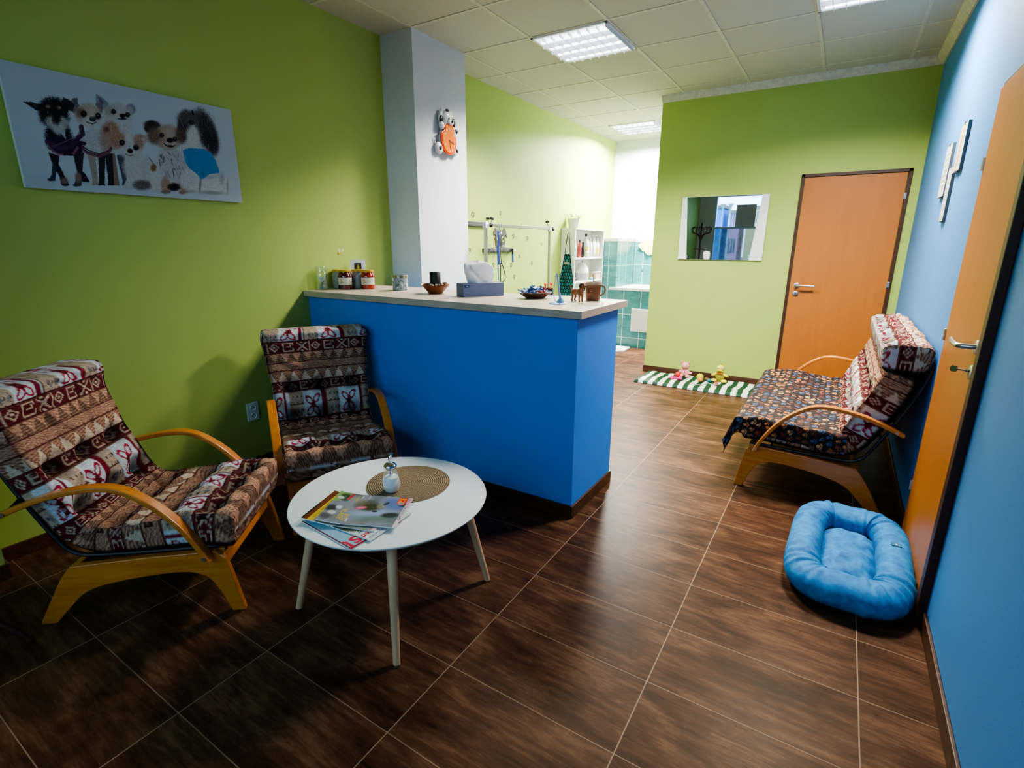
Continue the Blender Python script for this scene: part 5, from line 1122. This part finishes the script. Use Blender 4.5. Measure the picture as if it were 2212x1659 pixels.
def bottle(x, y, z, r, h, neck, body, capm, label, pump=False, band=None, group=None):
    o = thing('bottle', label, 'bottle', (x, y, z), 0, group)
    b = MB().lathe([(r * .9, 0), (r, .004), (r, h * .55), (r * .9, h * .68), (neck, h * .84), (neck, h * .88)], 24).build('bottle_body', body, o, smooth=True)
    c = MB().lathe([(neck * 1.15, h * .88), (neck * 1.15, h), (.001, h)], 18).build('cap', capm, o, smooth=True)
    if pump: MB().cyl((0, 0, h), (0, 0, h + .025), .003, n=8).box(-.006, .035, -.006, .006, h + .022, h + .032).build('pump', capm, o)
    if band: MB().lathe([(r * 1.01, h * .15), (r * 1.01, h * .45)], 24, cap=False).build('label', band, o, smooth=True)
    return o
yy = lambda px: 6.055 + (px - 1240) * .0141
zs = SH[0] + .018
wb = plain('bottle_white', rgb(232, 232, 222), .35, .02); cb1 = plain('bottle_clear_blue', rgb(176, 208, 206), .2); yel = plain('label_yellow', rgb(206, 200, 90), .6); lav = plain('label_lavender', rgb(190, 190, 214), .6)
bottle(-2.915, yy(1246) - .01, zs, .028, .20, .010, cb1, M['white'], 'pale blue spray bottle at the front end of the upper shelf')
bottle(-2.965, yy(1250) + .03, zs, .030, .27, .010, wb, M['white'], 'tall white bottle with a slim neck at the front end of the upper shelf', pump=True)
bottle(-2.915, yy(1256), zs, .026, .22, .013, plain('bottle_red', rgb(150, 40, 36), .3), M['black'], 'red bottle with a black cap on the upper shelf')
bottle(-2.895, yy(1261), zs, .024, .195, .014, M['black'], M['black'], 'slim black bottle beside the red one on the upper shelf')
bottle(-2.945, yy(1275), zs, .046, .305, .016, wb, M['black'], 'big white bottle with a black cap and yellow label on the upper shelf', band=yel)
bottle(-2.895, yy(1269), zs, .034, .105, .020, plain('tub_cream', rgb(226, 226, 190), .4), yel, 'small cream tub with a yellow label before the big white bottle')
for k, px in enumerate((1283, 1288, 1293, 1298)):
    bottle(-2.935 + .012 * (k % 2), yy(px), zs, .030, .255, .010, wb, M['white'], 'white pump bottle in the row at the far end of the upper shelf', pump=True, band=yel if k in (2, 3) else lav, group='row of white pump bottles on the upper shelf')
zl = SH[1] + .018
jg = thing('jug', 'white canister jug with a curved handle on the lower cabinet shelf', 'jug', (-2.945, yy(1268), zl))
MB().lathe([(.085, 0), (.088, .01), (.088, .13), (.075, .17), (.05, .215), (.045, .235), (.001, .238)], 32).build('jug_body', wb, jg, smooth=True)
MB().tube(catmull([(0, .06, .21), (0, .125, .17), (0, .135, .09), (0, .09, .03)], 6), .008, 8).build('handle', M['white'], jg, smooth=True); MB().tube([(.0, 0, .235), (.0, 0, .262), (.02, -.05, .25)], .007, 8).build('spout', plain('spout_grey', rgb(150, 150, 146), .4), jg, smooth=True)
MB().lathe([(.0885, .02), (.0885, .10)], 32, cap=False).build('label', plain('label_grey', rgb(170, 170, 178), .6, .2, 60), jg, smooth=True)
bx = thing('storage_box', 'beige box with a white rim at the far end of the lower shelf', 'box', (-2.95, yy(1298), zl)); MB().box(-.06, .06, -.085, .085, 0, .085).build('box', plain('beige', rgb(206, 176, 136), .7), bx, bevel=.004); MB().box(-.064, .064, -.089, .089, .085, .100).build('lid', M['white'], bx, bevel=.004)
tag(MB().ell((0, 0, .018), (.030, .045, .018), 16).build('sponge', plain('cyan', rgb(70, 190, 214), .7), None, smooth=True, loc=(-2.895, yy(1284), zl)), 'cyan sponge on the lower cabinet shelf between jug and box', 'sponge')
cl_ = thing('hair_clipper', 'black and lime clipper on the lower cabinet shelf behind the apron', 'clipper', (-2.90, yy(1246), zl)); MB().tube([(0, -.06, .03), (0, .0, .04), (0, .07, .03)], [.022, .026, .02], 12).build('clipper_body', M['black'], cl_, smooth=True); MB().box(-.01, .01, -.09, -.06, .02, .05).build('lime_button', plain('lime', rgb(100, 210, 40), .5), cl_)
# plant
pl_ = thing('potted_plant', 'small leafy plant in a white pot on top of the shelf cabinet', 'plant', (-2.975, 6.20, CT))
MB().lathe([(.052, 0), (.056, .004), (.074, .10), (.078, .104), (.078, .118), (.072, .118), (.066, .10), (.001, .098)], 30).build('pot', wb, pl_, smooth=True)
lf_ = MB(); r = random.Random(3)
for k in range(46):
    a = r.uniform(0, 2 * PI); rr = r.uniform(.02, .10); L_ = r.uniform(.03, .05); z0 = .11 + r.uniform(0, .045) + (.10 - rr) * .25
    m_ = Matrix.Translation((rr * math.cos(a) * .9, rr * math.sin(a) * 1.1, z0)) @ Rz(a) @ Matrix.Rotation(r.uniform(-.6, .5), 4, 'Y')
    lf_.add([(0, 0, 0), (L_ * .4, L_ * .32, .003), (L_, 0, -.006), (L_ * .4, -L_ * .32, .003)], [(0, 1, 2, 3)], m_)
lf_.build('leaves', plain('leaf_lime', rgb(140, 176, 60), .5, .3, 30), pl_)
# apron on the cabinet's near side
ap = thing('apron', 'black grooming apron printed with teal paws on the near side of the cabinet', 'apron', (-2.962, 6.042, 0))
p = Paint(240, 520, (14, 22, 26)); r = random.Random(12)
for i in range(7):
    for j in range(13):
        x, y = i * 38 + 19 * (j % 2) + r.uniform(-4, 4), j * 42 + r.uniform(-4, 4); a = r.uniform(-.6, .6); c = r.choice([(22, 126, 140), (30, 142, 150), (16, 96, 110)])
        p.ell(x, y + 6, 10, 9.5, c, a)
        for dx, dy in ((-11, -5), (-4, -12), (4, -12), (11, -5)): p.ell(x + dx, y + dy, 3.8, 6.5, c)
n, m = 120, 260; V, U = np.meshgrid(np.linspace(0, 1, m), np.linspace(-1, 1, n), indexing='ij')
hw = np.interp(V, [0, .35, .55, 1], [.040, .070, .092, .108]); P_ = np.stack([U * hw - .006 * V, -.010 - .006 * np.sin(U * 6 + V * 3) * V, 1.300 - V * .52], -1)
gridmesh('bib', P_, M['matte_print'], ap, p.sample((U * hw / .22) + .5, V)).modifiers.new('s', 'SOLIDIFY').thickness = .003
MB().tube(catmull([(-.038, -.008, 1.298), (-.022, -.008, 1.43), (-.006, -.008, 1.54), (.002, -.008, 1.555), (.012, -.008, 1.54), (.026, -.008, 1.43), (.038, -.008, 1.298)], 5), .005, 8).build('neck_strap', M['black'], ap, smooth=True)
b_ = MB().box(-.035, .035, -.0175, -.0165, 1.175, 1.20).build('badge', plain('badge_tan', rgb(176, 166, 140), .6), ap); text('badge_letters', 'WAHL', .022, M['black'], b_, (-.030, -.0178, 1.180), (PI / 2, 0, 0), bold=.0)
MB().cyl((.002, .012, 1.557), (.002, -.018, 1.557), .006, n=10).build('hook', M['steel'], cb, loc=(-2.962, 6.042, 0))

# grooming table with its frame
GX = -2.62
gt = thing('grooming_table', 'grooming table frame of pale aluminium bars with black knobs behind the counter', 'grooming table', (GX, 0, 0))
MB().box(-.22, .30, 3.73, 5.00, .86, .89).build('tabletop', plain('table_rubber', rgb(40, 44, 46), .8), gt, bevel=.006)
for x in (-.18, .26):
    for y in (3.78, 4.95): MB().box(x - .02, x + .02, y - .02, y + .02, 0, .86).build('leg', M['alu'], gt, bevel=.003)
for y in (3.745, 4.905): MB().box(-.012, .012, y - .014, y + .014, .89, 1.578).build('post', M['alu'], gt, bevel=.003)
MB().box(-.011, .011, 3.745 - .02, 4.905 + .02, 1.560, 1.588).build('crossbar', M['alu'], gt, bevel=.003)
for y in (3.745, 4.905): MB().box(-.018, .018, y - .022, y + .022, 1.545, 1.600).build('corner_clamp', plain('clamp_white', rgb(206, 206, 196), .4), gt, bevel=.004)
def knob(p_, d, par):
    p_ = Vector(p_); d = Vector(d); MB().cyl(p_, p_ + d * .03, .005, n=8).build('knob_stem', M['steel'], par); m_ = Matrix.Translation(p_ + d * .03) @ d.to_track_quat('Z', 'Y').to_matrix().to_4x4()
    MB().lathe([(.012, 0), (.022, .006), (.022, .016), (.012, .022)], 6, m_).build('knob', M['black'], par, bevel=.002)
knob((.018, 3.745, 1.572), (1, 0, 0), gt); knob((0, 4.927, 1.570), (0, 1, 0), gt); knob((0, 4.86, 1.600), (0, -.35, .94), gt); knob((0, 3.83, 1.590), (0, .3, .95), gt)
for y in (4.30, 4.66): MB().tube([(0.0, y + .016 * math.cos(a), 1.545 + .016 * math.sin(a)) for a in np.linspace(0, 2 * PI, 20)[:-1]], .002, 6, closed=True).build('ring', M['steel'], gt, smooth=True)
# leashes hanging from the crossbar
def leash(label, mat, dy, dx, ztop, zbot, w=.007, name='leash'):
    o = thing(name, label, 'leash', (GX, 3.915 + dy, 0)); 
    MB().tube([(dx + .011, .014 * math.cos(a), 1.556 + .034 * math.sin(a)) for a in np.linspace(0, 2 * PI, 20)[:-1]], .0022, 6, closed=True).build('clip_ring', M['steel'], o, smooth=True)
    MB().tube(catmull([(dx + .011, 0, 1.524), (dx + .011, .003, ztop - .1), (dx + .009, -.004, (ztop + zbot) / 2), (dx + .012, .004, zbot)], 8), w, 8, flat=(1, .35)).build('strap', mat, o, smooth=True)
    MB().ell((dx + .011, 0, 1.500), (.008, .009, .020), 12).build('snap_hook', M['steel'], o, smooth=True); MB().tube([(dx + .012, .016 * math.cos(a), zbot - .014 + .016 * math.sin(a)) for a in np.linspace(0, 2 * PI, 20)[:-1]], .0022, 6, closed=True).build('end_ring', M['steel'], o, smooth=True)
    return o
leash('bright blue webbing leash hanging from the grooming frame', plain('leash_blue', rgb(10, 30, 100), .7), 0, .010, 1.52, 1.24, .020)
leash('narrow teal leash hanging behind the blue one from the grooming frame', plain('leash_teal', rgb(24, 92, 130), .6), .012, -.004, 1.5, 1.10, .008)
o = leash('black looped leash hanging from the grooming frame', M['black'], .050, .0, 1.5, 1.26, .009)
MB().tube(catmull([(.011, 0, 1.27), (.011, .05, 1.19), (.011, .075, 1.12), (.011, .03, 1.085), (.011, 0, 1.08), (.011, -.004, 1.18), (.011, 0, 1.27)], 8), .004, 8).build('hand_loop', M['black'], o, smooth=True)
# holder with red handled tools on the table
hd_ = thing('tool_holder', 'black holder with red handled grooming tools behind the sweets', 'holder', (-2.54, 4.75, .89))
MB().lathe([(.001, 0), (.050, 0), (.052, .09), (.048, .09), (.046, .006), (.001, .006)], 24).build('holder_cup', M['black'], hd_, smooth=True)
for k, (a, b) in enumerate(((-.03, -.03), (.02, .03))):
    tag(MB().cyl((0, 0, 0), (.0, b * .5, .12), .008, n=10).ell((0, b * .5, .125), (.014, .014, .016), 12).build('grooming_brush', plain('tool_red', rgb(214, 50, 30), .4), None, smooth=True, loc=(-2.54 + a * .4, 4.75 + b, .898)), 'red handled grooming tool standing in the black holder', 'brush', 'red handled tools in the black holder')
# wall rail and magnetic bar
rl = thing('wall_rail', 'long black rail with a knob high on the lime wall beside the pillar', 'rail', (XL, 4.12, 1.603)); MB().box(.002, .026, -.40, .30, -.022, .022).build('rail', M['black_metal'], rl, bevel=.003); MB().box(.026, .028, -.39, .29, -.004, .004).build('rail_strip', plain('strip_grey', rgb(80, 80, 66), .4), rl); knob((.014, .28, .022), (0, .35, .93), rl)
mb_ = thing('magnetic_bar', 'black magnetic bar on the lime wall below the dog head plaque', 'rack', (XL, 4.60, 1.357)); MB().box(.002, .022, -.275, .275, -.020, .020).build('bar', M['black_metal'], mb_, bevel=.004); MB().box(.022, .024, -.27, .27, -.003, .003).build('strip', plain('strip_grey', rgb(80, 80, 66), .4), mb_)
dh = thing('dog_head_plaque', 'dark dog head silhouette plaque above the magnetic bar', 'plaque', (XL, 4.645, 1.47))
hp_ = [(-.08, -.10), (-.085, -.03), (-.10, .00), (-.085, .035), (-.105, .045), (-.125, .03), (-.12, .07), (-.085, .11), (-.075, .10), (-.045, .085), (-.015, .092), (.02, .092), (.05, .085), (.075, .115), (.105, .085), (.125, .035), (.128, .01), (.10, .04), (.085, .03), (.098, -.02), (.08, -.10), (.03, -.10), (.018, -.06), (-.018, -.06), (-.03, -.10)]
v = [(.003, y, z) for y, z in hp_] + [(.009, y, z) for y, z in hp_]; N = len(hp_)
MB().add(v, [tuple(range(N - 1, -1, -1)), tuple(range(N, 2 * N))] + [(i, (i + 1) % N, (i + 1) % N + N, i + N) for i in range(N)]).build('silhouette', plain('plaque_black', rgb(44, 44, 30), .6), dh)
pal = plain('plaque_lime', rgb(196, 206, 120), .7)
for s_ in (-1, 1): MB().tube([(.0095, s_ * .045 + .020 * math.cos(a), -.004 + .024 * math.sin(a)) for a in np.linspace(0, 2 * PI, 20)[:-1]], .005, 6, closed=True).build('eye_ring', pal, dh, smooth=True)
MB().box(.0092, .0105, -.007, .007, -.03, .075).build('blaze', pal, dh)
def scissor(y, z, L_, label):
    o = thing('scissors', label, 'scissors', (XL + .026, y, z), 0, 'scissors hanging on the magnetic bar')
    for s_ in (-1, 1):
        MB().tube([(0, s_ * .013 + .011 * math.cos(a), .055 + .011 * math.sin(a)) for a in np.linspace(0, 2 * PI, 16)[:-1]], .002, 6, closed=True).build('finger_ring', M['steel'], o, smooth=True)
        MB().add([(0, s_ * .010, .046), (0, s_ * .006, .046), (0, -s_ * .003, 0), (0, -s_ * .007, -L_), (0, -s_ * .004, 0)], [(0, 1, 2, 3, 4)]).build('blade', M['steel'], o)
    return o
for k, (y, dz) in enumerate(((4.42, 0), (4.50, -.02), (4.585, .01), (4.635, -.01), (4.69, .0), (4.73, .01))): scissor(y, 1.345 + dz, .10, 'steel grooming scissors hanging on the black magnetic bar')
kn = thing('grooming_knife', 'blue handled grooming tool at the far end of the magnetic bar', 'grooming tool', (XL + .035, 4.845, 1.33)); MB().cyl((0, 0, .04), (0, 0, -.02), .010, n=12).build('head', M['black'], kn, smooth=True); MB().cyl((0, 0, -.02), (.0, .004, -.10), .011, .009, n=12).build('handle', plain('handle_blue', rgb(54, 78, 130), .5), kn, smooth=True)

# ================================================================ outside (seen in the mirror through the window)
def facade(label, x0, x1, y, h, col, mat2):
    o = thing('building', label, 'building', ((x0 + x1) / 2, y, 0)); w_ = (x1 - x0) / 2
    MB().box(-w_, w_, -2, 0, 0, h).build('wall', plain('facade' + label[:6], col, .9), o); MB().box(-w_ - .1, w_ + .1, -2.1, .1, h, h + .2).build('roof', plain('roof_grey', rgb(110, 100, 96), .9), o)
    for i in range(3):
        for j in range(2): MB().box(-w_ * .75 + i * w_ * .52, -w_ * .75 + i * w_ * .52 + w_ * .26, 0, .03, .9 + j * 1.6, 1.8 + j * 1.6).build('window', mat2, o)
wd = plain('facade_window', rgb(70, 90, 110), .2)
facade('blue row house across the street seen in the mirror', -11, -6.75, -24, 3.6, rgb(60, 120, 200), wd); facade('pink row house across the street seen in the mirror', -6.35, -5.75, -24, 3.3, rgb(206, 150, 200), wd); facade('cream row house across the street seen in the mirror', -5.35, -1.2, -24, 3.5, rgb(224, 200, 150), wd)
struct('ground', MB().box(-40, 40, -60, YF - T - .01, -.25, -.05), plain('street', rgb(120, 124, 126), .9))
for x in (-3.92, -3.66):
    o = thing('street_lamp', 'street lamp with a cone head outside seen in the mirror', 'street lamp', (x, -9, -.05), 0, 'street lamps outside the window'); MB().cyl((0, 0, 0), (0, 0, 2.75), .02).build('pole', plain('lamp_post', rgb(120, 150, 160), .6), o); MB().cyl((0, 0, 2.75), (0, 0, 2.88), .03, .11).build('lamp_head', plain('lamp_post', rgb(120, 150, 160), .6), o)
nb = thing('notice_board', 'dark grey notice sheet on the window seen in the mirror', 'notice', (-1.93, YF - .035, 2.02)); MB().box(-.20, .20, -.004, .0, -.24, .24).build('sheet', plain('notice_dark', rgb(190, 194, 196), .8), nb)

# ================================================================ LIGHT
wld = bpy.data.worlds.new('sky'); bpy.context.scene.world = wld; wld.use_nodes = True
wn = wld.node_tree.nodes; bg = wn['Background']; bg.inputs[0].default_value = (.52, .80, 1.0, 1); bg.inputs[1].default_value = LP[3]
def area(name, loc, rot, sx, sy, power, col, spread=180):
    l = bpy.data.lights.new(name, 'AREA'); l.shape = 'RECTANGLE'; l.size = sx; l.size_y = sy; l.energy = power; l.color = col; l.spread = math.radians(spread)
    o = bpy.data.objects.new(name, l); C.objects.link(o); o.location = loc; o.rotation_euler = rot; return o
W_ = (.97, .98, 1.0)
for k, (x, y, pw_) in enumerate(((-1.868, 3.99, LP[0]), (-.068, 3.99, LP[1]), (-2.468, 6.99, LP[2]))):
    area('lamp_light', (x, y, ZC - .04), (0, 0, 0), .5, .5, pw_, (1.0, .95, .86) if k < 2 else (1, 1, .98), (132, 150, 165)[k])
pt = area('daylight_portal', ((WX0 + WX1) / 2, YF - .13, 1.31), (PI / 2, 0, 0), 2.73, 2.38, 1, (1, 1, 1)); pt.data.cycles.is_portal = True
# camera
cam = bpy.data.cameras.new('camera'); co = bpy.data.objects.new('camera', cam); C.objects.link(co); bpy.context.scene.camera = co
cam.sensor_fit = 'HORIZONTAL'; cam.sensor_width = 36; cam.lens = 1108.73 * 36 / 2212; cam.clip_start = .02
yaw, pit, rol = math.radians(32.0994), math.radians(-15.2239), math.radians(.1597)
fwd = Vector((-math.sin(yaw) * math.cos(pit), math.cos(yaw) * math.cos(pit), math.sin(pit))); rt = Vector((math.cos(yaw), math.sin(yaw), 0)); up = rt.cross(fwd)
r2 = math.cos(rol) * rt + math.sin(rol) * up; u2 = -math.sin(rol) * rt + math.cos(rol) * up
mt = Matrix((r2, u2, -fwd)).transposed().to_4x4(); mt.translation = (0, 0, 1.4155); co.matrix_world = mt
sc = bpy.context.scene
sc.view_settings.view_transform = VT; sc.view_settings.look = LOOK; sc.view_settings.exposure = EXPO
sc.cycles.max_bounces = 6; sc.cycles.diffuse_bounces = 4; sc.cycles.glossy_bounces = 3; sc.cycles.transparent_max_bounces = 10; sc.cycles.sample_clamp_indirect = 4
